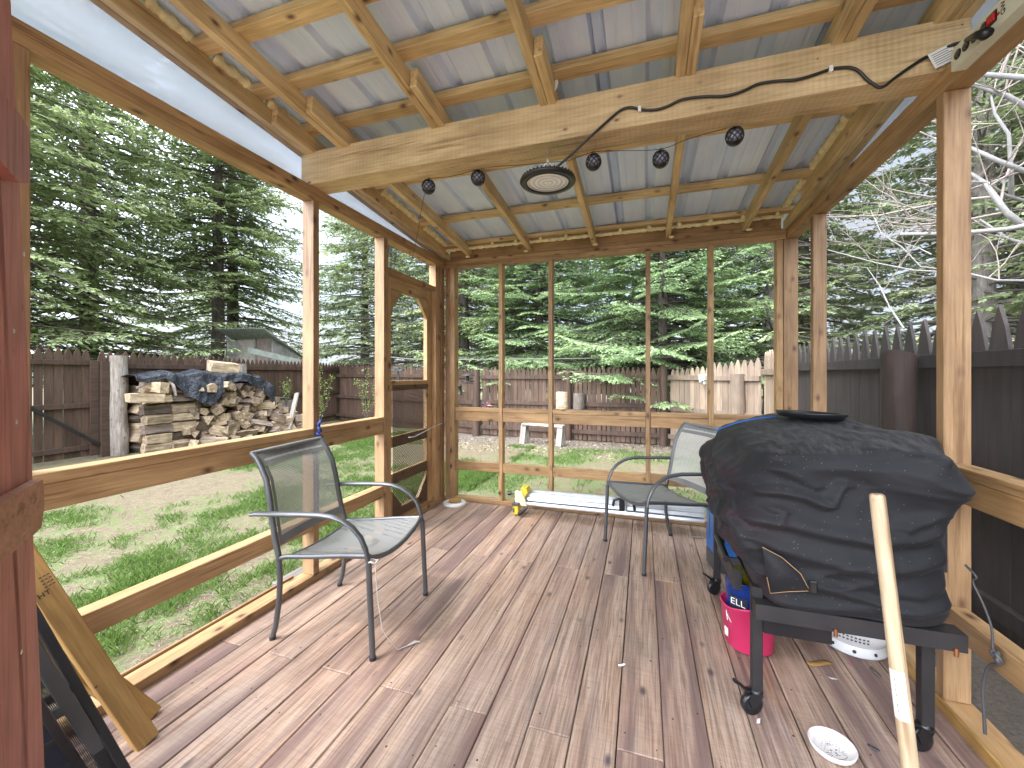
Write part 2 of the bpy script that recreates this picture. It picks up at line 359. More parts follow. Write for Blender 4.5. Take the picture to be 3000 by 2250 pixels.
    straw = t.mix(.6, t.ramp(f, [(.3, (.105,.082,.054)), (.6, (.19,.152,.10))]), t.ramp(f2, [(.3, (.5,.46,.42)), (.65, (1.25,1.2,1.15))]), 'MULTIPLY')
    green = t.ramp(f2, [(.3, (.05,.085,.02)), (.7, (.13,.19,.05))]); soil = t.ramp(f2, [(.3, (.085,.065,.05)), (.7, (.20,.165,.135))])
    g = t.mix(.5, at.outputs['Color'], t.ramp(f, [(.4, (0,0,0)), (.62, (1,1,1))])); g = t.ramp(g, [(.36, (0,0,0)), (.62, (.85,.85,.85))])
    col = t.mix(g, straw, green); col = t.mix(as_.outputs['Color'], col, soil)
    t.bump(f2, .8, .02)
    M['ground'] = t.set(col, .95)
    # foliage and grass: tint attribute per leaf
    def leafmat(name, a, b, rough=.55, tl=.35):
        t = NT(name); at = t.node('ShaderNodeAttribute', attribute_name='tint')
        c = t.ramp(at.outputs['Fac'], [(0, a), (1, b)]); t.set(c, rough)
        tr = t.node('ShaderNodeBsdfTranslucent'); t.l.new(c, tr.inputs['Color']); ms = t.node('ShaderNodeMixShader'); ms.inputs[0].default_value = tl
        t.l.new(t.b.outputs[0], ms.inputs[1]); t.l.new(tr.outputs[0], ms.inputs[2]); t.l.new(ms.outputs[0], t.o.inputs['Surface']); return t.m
    M['needle'] = leafmat('spruce_needles', (.21,.28,.12), (.56,.64,.32))
    M['needle_b'] = leafmat('blue_spruce_needles', (.15,.24,.12), (.42,.54,.27))
    M['needle_d'] = leafmat('dark_spruce_needles', (.15,.20,.11), (.44,.51,.26))
    M['leaf'] = leafmat('spring_leaves', (.16,.26,.04), (.32,.42,.09))
    M['blade'] = leafmat('grass_blades', (.06,.115,.022), (.18,.28,.065))
    M['strawb'] = leafmat('dry_grass', (.14,.11,.07), (.31,.255,.17), tl=.1)
    # split logs
    def splitmat(name, bark):
        t = NT(name); v = t.coord((1.5,16,16)); f = t.noise(v, 2, 5)
        c = t.ramp(f, [(.3, (.28,.20,.13)), (.55, (.50,.395,.27)), (.75, (.68,.575,.43))]) if not bark else t.ramp(f, [(.3, (.11,.08,.065)), (.7, (.32,.25,.20))])
        oi = t.node('ShaderNodeObjectInfo'); c = t.mix(.8, c, t.ramp(oi.outputs['Random'], [(0, (.45,.4,.38)), (.5, (.85,.8,.78)), (1, (1.3,1.25,1.2))]), 'MULTIPLY')
        c = t.mix(.6, c, t.ramp(t.noise(t.coord((3,6,6)), 2.5, 4), [(.35, (.42,.4,.4)), (.6, (1.1,1.1,1.1))]), 'MULTIPLY')
        t.bump(f, .5, .01); return t.set(c, .85)
    M['split'] = splitmat('split_firewood', 0); M['splitbark'] = splitmat('barky_firewood', 1)
    M['can'] = plain('blue_tin', (.015,.06,.36), .25, .6, var=.2)
    M['caninside'] = plain('yellow_tin_inside', (.45,.42,.05), .25, .7)
    M['greenroof'] = plain('green_corrugated_roof', (.25,.28,.235), .6, var=.25)
    M['shingle'] = plain('grey_shingles', (.52,.50,.49), .85, var=.3, scale=5)
    M['expmesh'] = plain('brown_expanded_metal', (.075,.045,.032), .6, .1)
lookmats()
# ================================================================ ground
def fbm(x, y, s, o=0): return noise.fractal(Vector((x*s+o, y*s-o, o*.37)), .9, 2, 4)
GZ = -.20
def gz(x, y): return GZ + .025*noise.noise(Vector((x*.7, y*.7, 0))) + .01*noise.noise(Vector((x*4, y*4, 3)))
def green(x, y):
    g = .5 + .75*fbm(x, y, .55, 4) + .35*fbm(x, y, 2.2, 9)
    return g
def soil(x, y):
    s = 0
    s = max(s, (y-7.45)/.5) if -4.3 < x < 2 else s
    s = max(s, (1.3-math.hypot((x+8.1)*1.2, (y-7.9)*.9))/.6)
    if x > -2.9 and y < 3.9: s = max(s, 1.1-(-1.95-x)/.45 if x < -1.9 else 1)
    return max(0, min(1, s*1.2*(.6+.8*(fbm(x, y, 1.2, 2)+.5))))
def ground():
    xs = np.concatenate([[-60,-30,-18,-13], np.arange(-10.5, 3.0, .1), [4,7,12,25,60]]); ys = np.concatenate([[-30,-12,-6,-3], np.arange(-1, 10.6, .1), [12,16,25,50,90]])
    V = []; G = []; S = []
    for y in ys:
        for x in xs:
            V.append((x, y, gz(x, y) if -10.5 < x < 4 and -2 < y < 11 else GZ)); G.append(min(1, max(0, green(x, y)))); S.append(soil(x, y))
    nx = len(xs); F = [(j*nx+i, j*nx+i+1, (j+1)*nx+i+1, (j+1)*nx+i) for j in range(len(ys)-1) for i in range(nx-1)]
    o = npmesh('ground', V, F, M['ground'], smooth=True, attrs={'grn': ('POINT', G), 'soil': ('POINT', S)}); tag(o, kind='structure')
ground()

# ================================================================ deck floor
def deck():
    V = []; F = []; P = []
    def bx(lo, hi, pid, ch=.003):
        x0,y0,z0 = lo; x1,y1,z1 = hi; n = len(V)
        V.extend([(x0,y0,z0),(x1,y0,z0),(x1,y1,z0),(x0,y1,z0),(x0,y0,z1-ch),(x1,y0,z1-ch),(x1,y1,z1-ch),(x0,y1,z1-ch),(x0+ch,y0+ch,z1),(x1-ch,y0+ch,z1),(x1-ch,y1-ch,z1),(x0+ch,y1-ch,z1)])
        for f in [(3,2,1,0),(8,9,10,11),(0,1,5,4),(1,2,6,5),(2,3,7,6),(3,0,4,7),(4,5,9,8),(5,6,10,9),(6,7,11,10),(7,4,8,11)]:
            F.append(tuple(i+n for i in f)); P.append(pid)
    edges = [-.835-.148*k for k in range(8)][::-1]+[-.681,-.535,-.383,-.235,-.085,.061,.207,.353,.508,.655,.803,.95,1.10,1.135]
    joints = {k: [1.37+random.uniform(-.01,.01) if k % 2 == 0 else 2.555+random.uniform(-.01,.01)] for k in range(30)}
    holes = []
    for i in range(len(edges)-1):
        g0 = random.uniform(.0008, .0035); g1 = random.uniform(.0008, .0035)
        js = joints.get(i, []); ys = [-.9]+js+[3.66]
        for k in range(len(ys)-1):
            pid = random.random()*7; dz = random.uniform(-.0008, .0008)
            bx((edges[i]+g0, ys[k]+.0015, -.038), (edges[i+1]-g1, ys[k+1]-.0015, dz), pid)
            for y in np.arange(ys[k]+.04, ys[k+1], .405):
                for e in (.2, .8):
                    if random.random() < .75: holes.append((edges[i]+(edges[i+1]-edges[i])*(e+random.uniform(-.06,.06)), y+random.uniform(-.03,.03), dz+.0006))
    o = npmesh('deck_floor', V, [f for f in F], M['deck'], attrs={'pid': ('FACE', P)}); tag(o, kind='structure')
    me = o.data; me.materials.append(M['ink'])
    bm = bmesh.new(); bm.from_mesh(me); lay = bm.faces.layers.float.get('pid')
    for h in holes:
        r = random.uniform(.0025, .004); vs = [bm.verts.new((h[0]+r*math.cos(a), h[1]+r*1.3*math.sin(a), h[2])) for a in [k*math.pi/3 for k in range(6)]]
        f = bm.faces.new(vs); f.material_index = 1
    bm.to_mesh(me); bm.free()
    # joists and rim under the boards
    for y in np.arange(-.6, 3.6, .405):
        tag(bbox('deck_joist', (-1.93, y, -.18), (1.13, y+.038, -.041), 0, M['greywood']), kind='structure')
    tag(bbox('deck_rim', (-1.97, -.9, -.19), (-1.932, 3.70, -.041), 1, M['greywood']), kind='structure')
deck()

# ================================================================ the porch (one building, its boards are parts)
porch = empty('porch', (0,0,0), 0, 'open timber porch with bare rafters, screened stained posts and a sloping metal roof', 'porch')
XL, XO = -1.84, -1.925; YB, YO = 3.57, 3.655; XR, XRO = 1.03, 1.11
S, SL, RF = M['stain'], M['stain_l'], M['rafter']
def B(name, lo, hi, ax, m, **k): return bbox(name, lo, hi, ax, m, porch, **k)
HB, HT = 2.243, 2.318       # header
# sill plates on the deck
B('sill_plate', (XO-.005,-.5,.001), (XL,3.655,.04), 1, S); B('sill_plate', (XL+.002,YB,.001), (XR-.002,YO,.04), 0, S); B('sill_plate', (XR,.3,.001), (XRO+.01,3.655,.04), 1, S)
B('sill_edging', (XR-.012,.3,.001), (XR-.001,3.56,.045), 1, M['yellow'])
B('sill_edging', (XO-.018,-.4,.001), (XO-.0065,1.86,.052), 1, M['stain_l'])
# headers: two flat boards on each other
for z0, z1, e in ((HB, HB+.037, 0), (HB+.0375, HT, .002)):
    B('header', (XO-e,-.5,z0), (XL+e,3.655,z1), 1, S); B('header', (XL+.004,YB-e,z0), (XR-.004,YO+e,z1), 0, S); B('header', (XR-e,-.3,z0), (XRO+e,3.655,z1), 1, S)
# posts left wall
for y0, y1, m in ((.715,.757,SL),(1.915,1.96,SL),(2.596,2.648,SL)):
    B('post', (XO,y0,.041), (XL-.002,y1,HB-.001), 2, m)
B('door_jamb', (XO+.01,3.395,.041), (XL-.004,3.44,HB-.001), 2, S); B('post', (XO,3.4405,.041), (XL-.002,3.47,HB-.001), 2, S)
B('post', (XO,3.50,.041), (XL-.002,3.568,HB-.001), 2, SL)
B('corner_post', (XL+.001,3.572,.041), (-1.785,3.65,HB-.001), 2, SL); B('corner_post', (-1.7835,3.566,.041), (-1.735,3.652,HB-.001), 2, S)
# studs of the back wall
for x0 in (-1.288,-.815,.014,.49): B('stud', (x0,YB+.002,.041), (x0+.038,YO-.005,HB-.001), 2, S)
B('corner_post', (.962,YB+.002,.041), (1.005,YO-.004,HB-.001), 2, S); B('corner_post', (1.007,YB-.006,.041), (1.10,YO-.004,HB-.001), 2, SL)
# posts right wall
B('post', (XR+.002,3.078,.041), (XRO-.004,3.125,HB-.001), 2, SL)
big = B('post', (XR+.002,1.883,.041), (XRO,1.925,HB-.001), 2, SL, label='stained post with a black grade stamp in front of the dark fence')
B('post', (XR+.002,.45,.041), (XRO,.49,HB-.001), 2, S)
st = MB()
for (a, b, c, d) in ((0,0,.036,.0012),(0,.024,.036,.0252),(0,.011,.036,.0118),(0,0,.0012,.024),(.035,0,.0362,.024)): st.box((a, 0, b), (c, .0006, d))
for i in range(7):
    for j, zz in enumerate((.003, .0145)):
        x = .004+.0045*i; st.box((x, 0, zz), (x+.0011, .0006, zz+.006)); st.box((x, 0, zz+(.005 if (i+j) % 2 else 0)), (x+.003, .0006, zz+.001+(.005 if (i+j) % 2 else 0)))
so_ = st.build('grade_stamp', M['ink'], big); so_.matrix_local = big.matrix_local.inverted() @ Matrix.Translation((1.038, 1.8822, 1.665))
# rails: cap + board, and the low rail
def rails(segs, axis, a, b, mats):
    for i, (s0, s1) in enumerate(segs):
        for nm, z0, z1, e in (('rail_cap', .863, .90, 0), ('rail', .775, .8625, .006), ('low_rail', .30, .385, .004)):
            if axis == 1: B(nm, (a+e, s0, z0), (b-e, s1, z1), 1, mats)
            else: B(nm, (s0, a+e, z0), (s1, b-e, z1), 0, mats)
rails([(-.3,.6745),(.7575,1.9145),(1.9605,2.5955)], 1, XO+.006, XL-.001, S)
rails([(-1.7345,-1.2885),(-1.2495,-.8155),(-.7765,.0135),(.0525,.4895),(.5285,.9615)], 0, YB+.004, YO-.03, S)
rails([(-.2,.449),(.491,1.8825),(1.9255,3.0775),(3.1255,3.56)], 1, XR+.002, XRO-.01, S)
# screen door in the left wall (y 2.65 .. 3.395)
XD = XL-.06
door = empty('screen_door', (0,0,0)); door.parent = porch; door['label'] = 'stained screen door with cut corners and brown expanded metal over its lower half'
def Dd(name, lo, hi, ax, m=S, p=door): return bbox(name, lo, hi, ax, m, p)
B('door_head', (XO+.006,2.6485,1.99), (XL-.003,3.3945,2.032), 1, S)
DY0, DY1 = 2.66, 3.385
Dd('stile', (XD-.02,DY0,.05), (XD+.018,DY0+.085,1.98), 2); Dd('stile', (XD-.02,DY1-.085,.05), (XD+.018,DY1,1.98), 2)
Dd('crosspiece', (XD-.0195,DY0+.086,1.885), (XD+.0175,DY1-.086,1.979), 1)
for z0, z1 in ((1.085,1.165),(.64,.725),(.345,.43),(.051,.14)): Dd('crosspiece', (XD-.0195,DY0+.086,z0), (XD+.0175,DY1-.086,z1), 1)
def brace(y, z, sy, sz):
    m = MB(); L = .15; P = [(0,0),(sy*L,0),(sy*L*.72,sz*.045),(sy*.045,sz*L*.72*1.1),(0,sz*L*1.1)]
    m.prism([(p[0], p[1]) for p in P], .024, Matrix.Translation((XD-.006, y, z)) @ Matrix(((0,0,1,0),(1,0,0,0),(0,1,0,0),(0,0,0,1))))
    m.build('corner_brace', S, door)
brace(DY0+.086, 1.884, 1, -1); brace(DY1-.086, 1.884, -1, -1); brace(DY0+.086, .141, 1, 1); brace(DY1-.086, .141, -1, 1)
# expanded metal: zigzag strands (real holes)
m = MB(); y0, y1, z0, z1 = DY0+.10, DY1-.075, .075, 1.135; py, pz = .024, .0115
def strand(P, w=.0042):
    for a, b in zip(P[:-1], P[1:]):
        n = len(m.v); m.v += [(a[0], a[1], a[2]-w), (b[0], b[1], b[2]-w), (b[0], b[1], b[2]+w), (a[0], a[1], a[2]+w)]; m.f.append((n,n+1,n+2,n+3)); m.sm.append(False)
nz_ = int((z1-z0)/pz)
for j in range(nz_):
    z = z0+j*pz; strand([(XD+.022, y0+i*py/2, z+(pz*.5 if (i+j) % 2 else 0)) for i in range(int((y1-y0)/(py/2))+1)])
m.build('expanded_metal', M['expmesh'], door)
m = MB(); m.tube([(XD+.03,DY0+.31,.69),(XD+.075,DY0+.33,.695),(XD+.085,DY0+.60,.735),(XD+.085,DY0+.80,.755)], .006, 8, flat=.7); m.build('door_handle', M['alu'], door)
# closer chain hanging outside the door
# ================================================================ roof
SLP = .09
def zr(y): return 2.49-SLP*(y-1.9)          # underside of rafters
def rafter(x0, y0, y1, w=.038, mat=RF, name='rafter', dz=0):
    p0 = Vector((x0+w/2, y0, zr(y0)+.0445+dz)); p1 = Vector((x0+w/2, y1, zr(y1)+.0445+dz))
    return board(name, p0, p1, w, .088, mat, porch)
YF = -.7
for x in (-1.64,-1.05,-.47,.13,.69): rafter(x, YF, 2.25); rafter(x+.040, 1.615 if x < .6 else 1.2, 3.80)
rafter(-1.88, YF, 3.70); rafter(-1.841, 1.63, 3.56, .037); rafter(-1.919, YF, 3.70, .037, mat=S)
rafter(1.04, YF, 3.70); rafter(1.079, YF, 3.70, .037); rafter(1.003, 1.2, 3.2, .036)
# short tails of the back rafters past the header sit on it; the beam
bm_ = bbox('beam', (-1.905,1.885,2.319), (1.112,2.03,2.507), 0, M['beam'], porch, bevel=.004)
for y in (.69,.97,1.245,1.515,1.81,2.40,3.0):
    z = zr(y+.035)+.0885+.019
    board('purlin', (-1.93, y+.035, z), (1.16, y+.035, z), .074, .036, RF, porch)
B('purlin', (-1.93,3.50,zr(3.54)+.0895), (1.16,3.575,zr(3.54)+.1255), 0, RF)
B('blocking', (-1.80,3.60,HT+.001), (1.0,3.636,HT+.10), 0, S)
# roofing sheets: trapezoid ribs every 229 mm with small ribs between
def roofing(x0, x1, y0, y1, dz, name, off):
    P = []; x = x0; rib = .2265; k0 = math.floor((x0-off)/rib)
    pts = [(x0, 0)]
    for k in range(k0, k0+40):
        c = off+k*rib
        for dx, h in ((-.034,0),(-.016,.025),(.016,.025),(.034,0),(.070,0),(.074,.0014),(.084,.0014),(.088,0),(.138,0),(.142,.0014),(.152,.0014),(.156,0)):
            if x0 < c+dx < x1: pts.append((c+dx, h))
    pts.append((x1, 0)); V = []; F = []; n = len(pts)
    for y in (y0, y1):
        for x, h in pts: V.append((x, y, zr(y)+.127+h+dz))
    for i in range(n-1): F.append((i, i+1, n+i+1, n+i))
    o = MB().add(V, F).build(name, M['roof'], porch)
    so = o.modifiers.new('thickness', 'SOLIDIFY'); so.thickness = .0012; so.offset = 1
    return o
OFF = -1.3185+.0
for a, b, e in ((-2.0, -1.09+.02, 0), (-1.09-.02, -.18+.02, .0016), (-.18-.02, .66+.02, 0), (.66-.02, 1.2, .0016)):
    roofing(a, b, YF-.1, 1.49, e+.003, 'roof_sheet', OFF); roofing(a, b, 1.40, 3.95, e+.0062, 'roof_sheet', OFF)
# purlin tops are notched below the sheet by 1 mm; foam squeezed out along the edges
def foam(P, r, name='foam_bead'):
    m = MB(); pts = []; rs = []
    for a, b in zip(P[:-1], P[1:]):
        a = Vector(a); b = Vector(b); n = max(2, int((b-a).length/.012))
        for i in range(n): pts.append(a.lerp(b, i/n)+Vector((random.uniform(-.3,.3)*r, 0, random.uniform(-.25,.25)*r))); rs.append(r*(.75+.55*abs(math.sin(len(pts)*.55+random.random()*.8))+.15*random.random()))
    m.tube(pts, [r_*1.3 for r_ in rs], 8); return m.build(name, M['foam'], porch)
for a, b in ((.3,.67),(.78,.95),(1.06,1.235),(1.33,1.50),(1.60,1.80)): foam([(-1.834, a, zr(a)+.10), (-1.834, b, zr(b)+.10)], .015)
for a, b in ((2.12,2.38),(2.49,2.98),(3.09,3.50)): foam([(-1.79, a, zr(a)+.10), (-1.79, b, zr(b)+.10)], .016)
for a, b in ((1.2,1.5),(1.62,1.78),(2.1,2.38),(2.5,2.98),(3.09,3.48)): foam([(.99, a, zr(a)+.105), (.99, b, zr(b)+.105)], .015)
xs = [-1.60,-1.03,-.41,.2,.76,1.0]
foam([(-1.8,3.515,2.398),(1.0,3.515,2.398)], .009)
for k in range(11):
    x = OFF+.2265*k
    if x < .98:
        m = MB(); r = random.uniform(.014,.02); m.lathe([(.0001,-r)]+[(r*math.cos(a), r*math.sin(a)) for a in np.linspace(-1.2,1.2,6)]+[(.0001,r)], 10, (x, 3.49, 2.41)); m.build('foam_lump', M['foam'], porch)
for x in xs[:-1]:
    m = MB(); m.lathe([(.0001,-.012),(.02,-.006),(.024,.002),(.0001,.008)], 10, (x+.012, 3.55, 2.333)); m.build('foam_lump', M['foam'], porch)
# cloudy plastic closing the wedge between header and roof on both sides
for x, nm in ((-1.9225,'plastic_panel'), (1.118,'plastic_panel')):
    V = []; F = []; n = 24
    for i in range(n+1):
        y = -.7+4.35*i/n; V += [(x, y, HT-.005), (x, y, zr(y)+.03)]
    F = [(2*i, 2*i+2, 2*i+3, 2*i+1) for i in range(n)]
    o = MB().add(V, F, True).build(nm, M['sheet'], porch); s_ = o.modifiers.new('t', 'SOLIDIFY'); s_.thickness = .0012
# fine insect screen on the right wall: real wires, so the yard shows through
def screen(x, y0, y1, z0, z1, p=.0045, w=.0006):
    n1 = int((y1-y0)/p); n2 = int((z1-z0)/p); V = []
    for i in range(n1): y = y0+i*p; V += [(x,y,z0),(x,y+w,z0),(x,y+w,z1),(x,y,z1)]
    for i in range(n2): z = z0+i*p; V += [(x,y0,z),(x,y1,z),(x,y1,z+w),(x,y0,z+w)]
    F = np.arange(len(V)).reshape(-1, 4)
    npmesh('insect_screen', V, F, M['darkgrey'], porch)
screen(XRO+.006, .3, 3.62, .02, 2.30)
# step block outside by the second post
tag(bbox('step_block', (-2.12,1.88,GZ), (-1.98,2.10,-.03), 1, wood('dark_grey_wood', (.10,.09,.08), (.19,.175,.155), (.05,.04,.04))), 'weathered grey timber step block outside the left wall under the first chair', 'timber block')
# ================================================================ fences
def pickets(name, p0, p1, zb, zt0, zt1, mat, parent, sp=.113, wd=.108, th=.018, tip=.14, jitter=.012, gap=0, sharp=0):
    p0 = Vector((*p0, 0)); p1 = Vector((*p1, 0)); d = p1-p0; L = d.length; d /= L; nr = Vector((-d.y, d.x, 0)); n = int(L/sp)
    V = []; F = []; P = []; ar = []
    for i in range(n):
        s = i*sp; w_ = wd-(random.random()*gap); zt = zt0+(zt1-zt0)*s/L+random.uniform(-jitter, jitter); o = random.uniform(-.002,.002)
        prof = [(0,zb),(w_,zb),(w_,zt-tip),(w_*.86,zt-tip*.55),(w_*.64,zt-tip*.12),(w_*.5,zt),(w_*.36,zt-tip*.12),(w_*.14,zt-tip*.55),(0,zt-tip)]
        if sharp: prof = [(0,zb),(w_,zb),(w_,zt-tip),(w_*.93,zt-tip*.75),(w_*.76,zt-tip*.36),(w_*.5,zt),(w_*.24,zt-tip*.36),(w_*.07,zt-tip*.75),(0,zt-tip)]
        k = len(V); m_ = len(prof)
        for q in (o, o+th):
            for a, z in prof: V.append(p0+d*(s+a)+nr*q+Vector((0,0,z)))
        pid = random.random()*50
        F.append(tuple(range(k, k+m_))[::-1]); F.append(tuple(range(k+m_, k+2*m_))); P += [pid]*2
        for j in range(m_): F.append((k+j, k+(j+1) % m_, k+m_+(j+1) % m_, k+m_+j)); P.append(pid)
    me = bpy.data.meshes.new(name); me.from_pydata([tuple(v) for v in V], [], F); at = me.attributes.new('pid', 'FLOAT', 'FACE'); at.data.foreach_set('value', P)
    me.materials.append(mat); o = bpy.data.objects.new(name, me); COL.objects.link(o); o.parent = parent; return o
def seg(name, p0, p1, z, h, off, th, mat, parent):
    p0 = Vector((*p0, z)); p1 = Vector((*p1, z)); d = (p1-p0).normalized(); nr = Vector((-d.y, d.x, 0))
    return board(name, p0+nr*off, p1+nr*off, th, h, mat, parent)
def fence(label, p0, p1, zt0, zt1, mat, rails=(.0,.62,1.36), side=1, posts=(), **k):
    e = empty('picket_fence', (0,0,0), 0, label, 'fence'); pickets('picket_panel', p0, p1, GZ+.02, zt0, zt1, mat, e, **k)
    for z in rails: seg('fence_rail', p0, p1, z, .085, -.022*side if side > 0 else .042, .04, mat, e)
    d = Vector((p1[0]-p0[0], p1[1]-p0[1])); L = d.length; d /= L
    for s, r, h in posts:
        c = Vector(p0)+d*s; nr = Vector((-d.y, d.x)); q = c+nr*(-.09 if side > 0 else .09)
        MB().tube([(q.x,q.y,GZ-.02),(q.x+.01,q.y,h*.5),(q.x,q.y,h)], [r*1.05, r, r*.95], 12).build('fence_post', mat, e)
    return e
F_ = M['fence']
# left side (x = -8.85): pickets stand on the far side, rails and posts face the yard
g = empty('fence_gate', (0,0,0), 0, 'brown picket gate with a black diagonal steel brace at the left of the woodpile', 'gate')
pickets('picket_panel', (-8.85,2.2), (-8.85,4.42), GZ+.05, 1.62, 1.64, F_, g, gap=.012)
for z in (0.0,.70,1.41): seg('gate_rail', (-8.85,2.2), (-8.85,4.42), z, .08, -.022, .04, F_, g)
bbox('gate_frame', (-8.828,4.31,GZ+.05), (-8.79,4.42,1.45), 2, F_, g)
board('steel_brace', (-8.77,3.25,1.0), (-8.77,4.42,.02), .03, .05, M['black'], g, up=(0,.6,.8))
fence('long brown stained picket fence running behind the woodpile', (-8.85,4.44), (-8.85,10.35), 1.62, 1.53, F_, rails=(.02,.68,1.36), posts=())
pst = empty('fence_post', (0,0,0)); bpy.data.objects.remove(pst)
tag(bbox('gate_post', (-8.83,4.43,GZ-.02), (-8.74,4.56,1.43), 2, F_), 'flat brown gate post between the gate and the tall debarked log post', 'post')
fence('brown picket fence across the back of the yard from the feeder to the left corner', (-3.65,8.82), (-8.8,10.1), 1.36, 1.53, F_, rails=(.0,.55,1.17), side=-1, posts=((.03,.09,1.32),))
fence('darker brown picket fence with light gaps behind the bench and blue spruce', (.42,8.62), (-3.6,8.82), 1.36, 1.38, F_, rails=(.0,.58,1.15), side=-1, gap=.022, sp=.098, wd=.096, posts=((1.95,.06,1.32),(0.05,.07,1.38)))
fence('pale weathered picket fence slanting towards the right corner behind the blue spruce', (1.75,7.25), (.45,8.62), 1.47, 1.30, M['fence_l'], rails=(.0,.55,1.15), side=-1, jitter=.03, posts=((.35,.11,1.22),))
fence('short tall section of pale pickets just beyond the back right corner post', (1.78,6.05), (1.78,7.2), 1.58, 1.56, M['fence_l'], rails=(.55,1.25), side=-1)
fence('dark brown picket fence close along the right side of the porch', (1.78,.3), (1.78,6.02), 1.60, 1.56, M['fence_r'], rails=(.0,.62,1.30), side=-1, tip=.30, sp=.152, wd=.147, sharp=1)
m = MB(); c = AX(2642,1100,1.66); m.tube([(1.64,3.43,GZ),(1.64,3.43,1.28)], .093, 20, caps=False)
k = len(m.v)
m.add([(1.64+.093*math.cos(a), 3.43+.093*math.sin(a), 1.28) for a in np.linspace(0,2*math.pi,21)[:-1]]+[(1.64+.093*math.cos(a), 3.43+.093*math.sin(a), 1.335-.035*math.sin(a)-.03*math.cos(a)) for a in np.linspace(0,2*math.pi,21)[:-1]], [(i,(i+1)%20,(i+1)%20+20,i+20) for i in range(20)], True)
m.add(m.v[-20:], [tuple(range(20))])
o = m.build('log_post', wood('dark_stained_log', (.030,.020,.018), (.075,.045,.036), (.015,.01,.01), rough=.7, axis=2)); tag(o, 'thick dark round log post with slanted top against the right fence', 'post')
# flood lamp on the pale fence
fl = empty('floodlight', (0,0,0), 0, 'small white floodlight fixed to the pale weathered fence', 'floodlight')
p = Vector((1.02,7.93,1.14))
m = MB(); m.box((-.06,-.07,-.07), (.02,.07,.07), Matrix.Translation(p) @ Matrix.Rotation(R(-42),4,'Z')); m.build('lamp_body', M['white'], fl, .006)
m = MB(); m.lathe([(.02,0),(.055,-.09),(.05,-.09),(.0001,-.03)], 16, M=Matrix.Translation(p+Vector((-.03,-.12,-.02))) @ Matrix.Rotation(R(-60),4,'X')); m.build('lamp_head', M['alu'], fl)

# ================================================================ log posts, firewood, tarp
def logpost(pts, r0, r1, lab, nm='log_post', mat=None):
    m = MB(); n = 14; P = [Vector(p) for p in pts]
    m.tube(P, [r0+(r1-r0)*i/(len(P)-1)+random.uniform(-.006,.006) for i in range(len(P))], n); o = m.build(nm, mat or M['greybark']); tag(o, lab, 'post'); return o
debark = wood('debarked_log', (.20,.17,.15), (.46,.42,.38), (.12,.08,.06), knots=.08, rough=.85, axis=2, sx=2)
logpost([(-8.72,4.67,GZ-.02),(-8.71,4.66,.2),(-8.73,4.65,.6),(-8.71,4.66,1.0),(-8.72,4.65,1.54)], .125, .115, 'tall pale debarked log post at the left end of the firewood', mat=debark)
logpost([(-8.66,6.90,GZ),(-8.66,6.90,.8),(-8.66,6.89,1.45)], .11, .10, 'shorter pale log post standing up behind the right half of the firewood', mat=debark)
def logmesh(i):
    rr = random.Random(i); L = rr.uniform(.40,.47); n = 3+(i % 3); R_ = rr.uniform(.082,.112)
    if n == 3: prof = [(0,-R_),(R_*.95,R_*.5),(-R_*.9,R_*.55)]
    elif n == 4: prof = [(-R_,-R_*.7),(R_*.8,-R_*.85),(R_,R_*.6),(-R_*.8,R_*.8)]
    else: prof = [(-R_,-R_*.5),(-.1*R_,-R_),(R_,-R_*.45),(R_*.7,R_*.8),(-R_*.75,R_*.7)]
    m = MB(); seg_ = 5; V = []; F = []; k = len(prof)
    for s in range(seg_):
        x = -L/2+L*s/(seg_-1); q = rr.uniform(.9,1.08)
        for a, b in prof: V.append((x+rr.uniform(-.01,.01), a*q+rr.uniform(-.004,.004), b*q+rr.uniform(-.004,.004)))
    for s in range(seg_-1):
        for j in range(k): F.append((s*k+j, s*k+(j+1)%k, (s+1)*k+(j+1)%k, (s+1)*k+j))
    F += [tuple(range(k))[::-1], tuple(range((seg_-1)*k, seg_*k))]
    me = bpy.data.meshes.new('firewood_log'); me.from_pydata(V, [], F); me.materials.append(M['split']); me.materials.append(M['splitbark'])
    for p in me.polygons: p.material_index = 1 if (p.index % k == 0 and p.index < (seg_-1)*k) or (i % 4 == 3) else 0
    return me
LM = [logmesh(i) for i in range(9)]
def log(p, rot, lab, grp, mi=None, sc=1):
    o = bpy.data.objects.new('firewood_log', random.choice(LM) if mi is None else LM[mi]); COL.objects.link(o); o.location = p; o.rotation_euler = rot; o.scale = (sc,)*3
    return tag(o, lab, 'log', grp)
def topz(y):
    return np.interp(y, [4.7,5.5,6.4,6.9,7.2,7.5,7.9,8.25], [1.05,1.10,1.10,1.06,.90,.62,.30,-.05])
# neat crib of logs lying along the fence at the left end
for r in range(7):
    z = GZ+.09+r*.172
    for c in range(2):
        log((-8.33+random.uniform(-.02,.02), 5.0+c*.42+random.uniform(-.02,.02), z), (random.choice([0,1.57,3.1])+random.uniform(-.15,.15), 0, R(90)+random.uniform(-.08,.08)), 'split log laid lengthwise in the neat stack beside the tall log post', 'split logs stacked lengthwise at the left end', sc=random.uniform(.9,1.05))
    for c in range(3): log((-8.66, 4.9+c*.32, z), (random.random()*6, 0, random.uniform(-.2,.2)), 'barky log end showing dark between the lengthwise logs of the neat stack', 'logs at the back of the neat stack', sc=1.1)
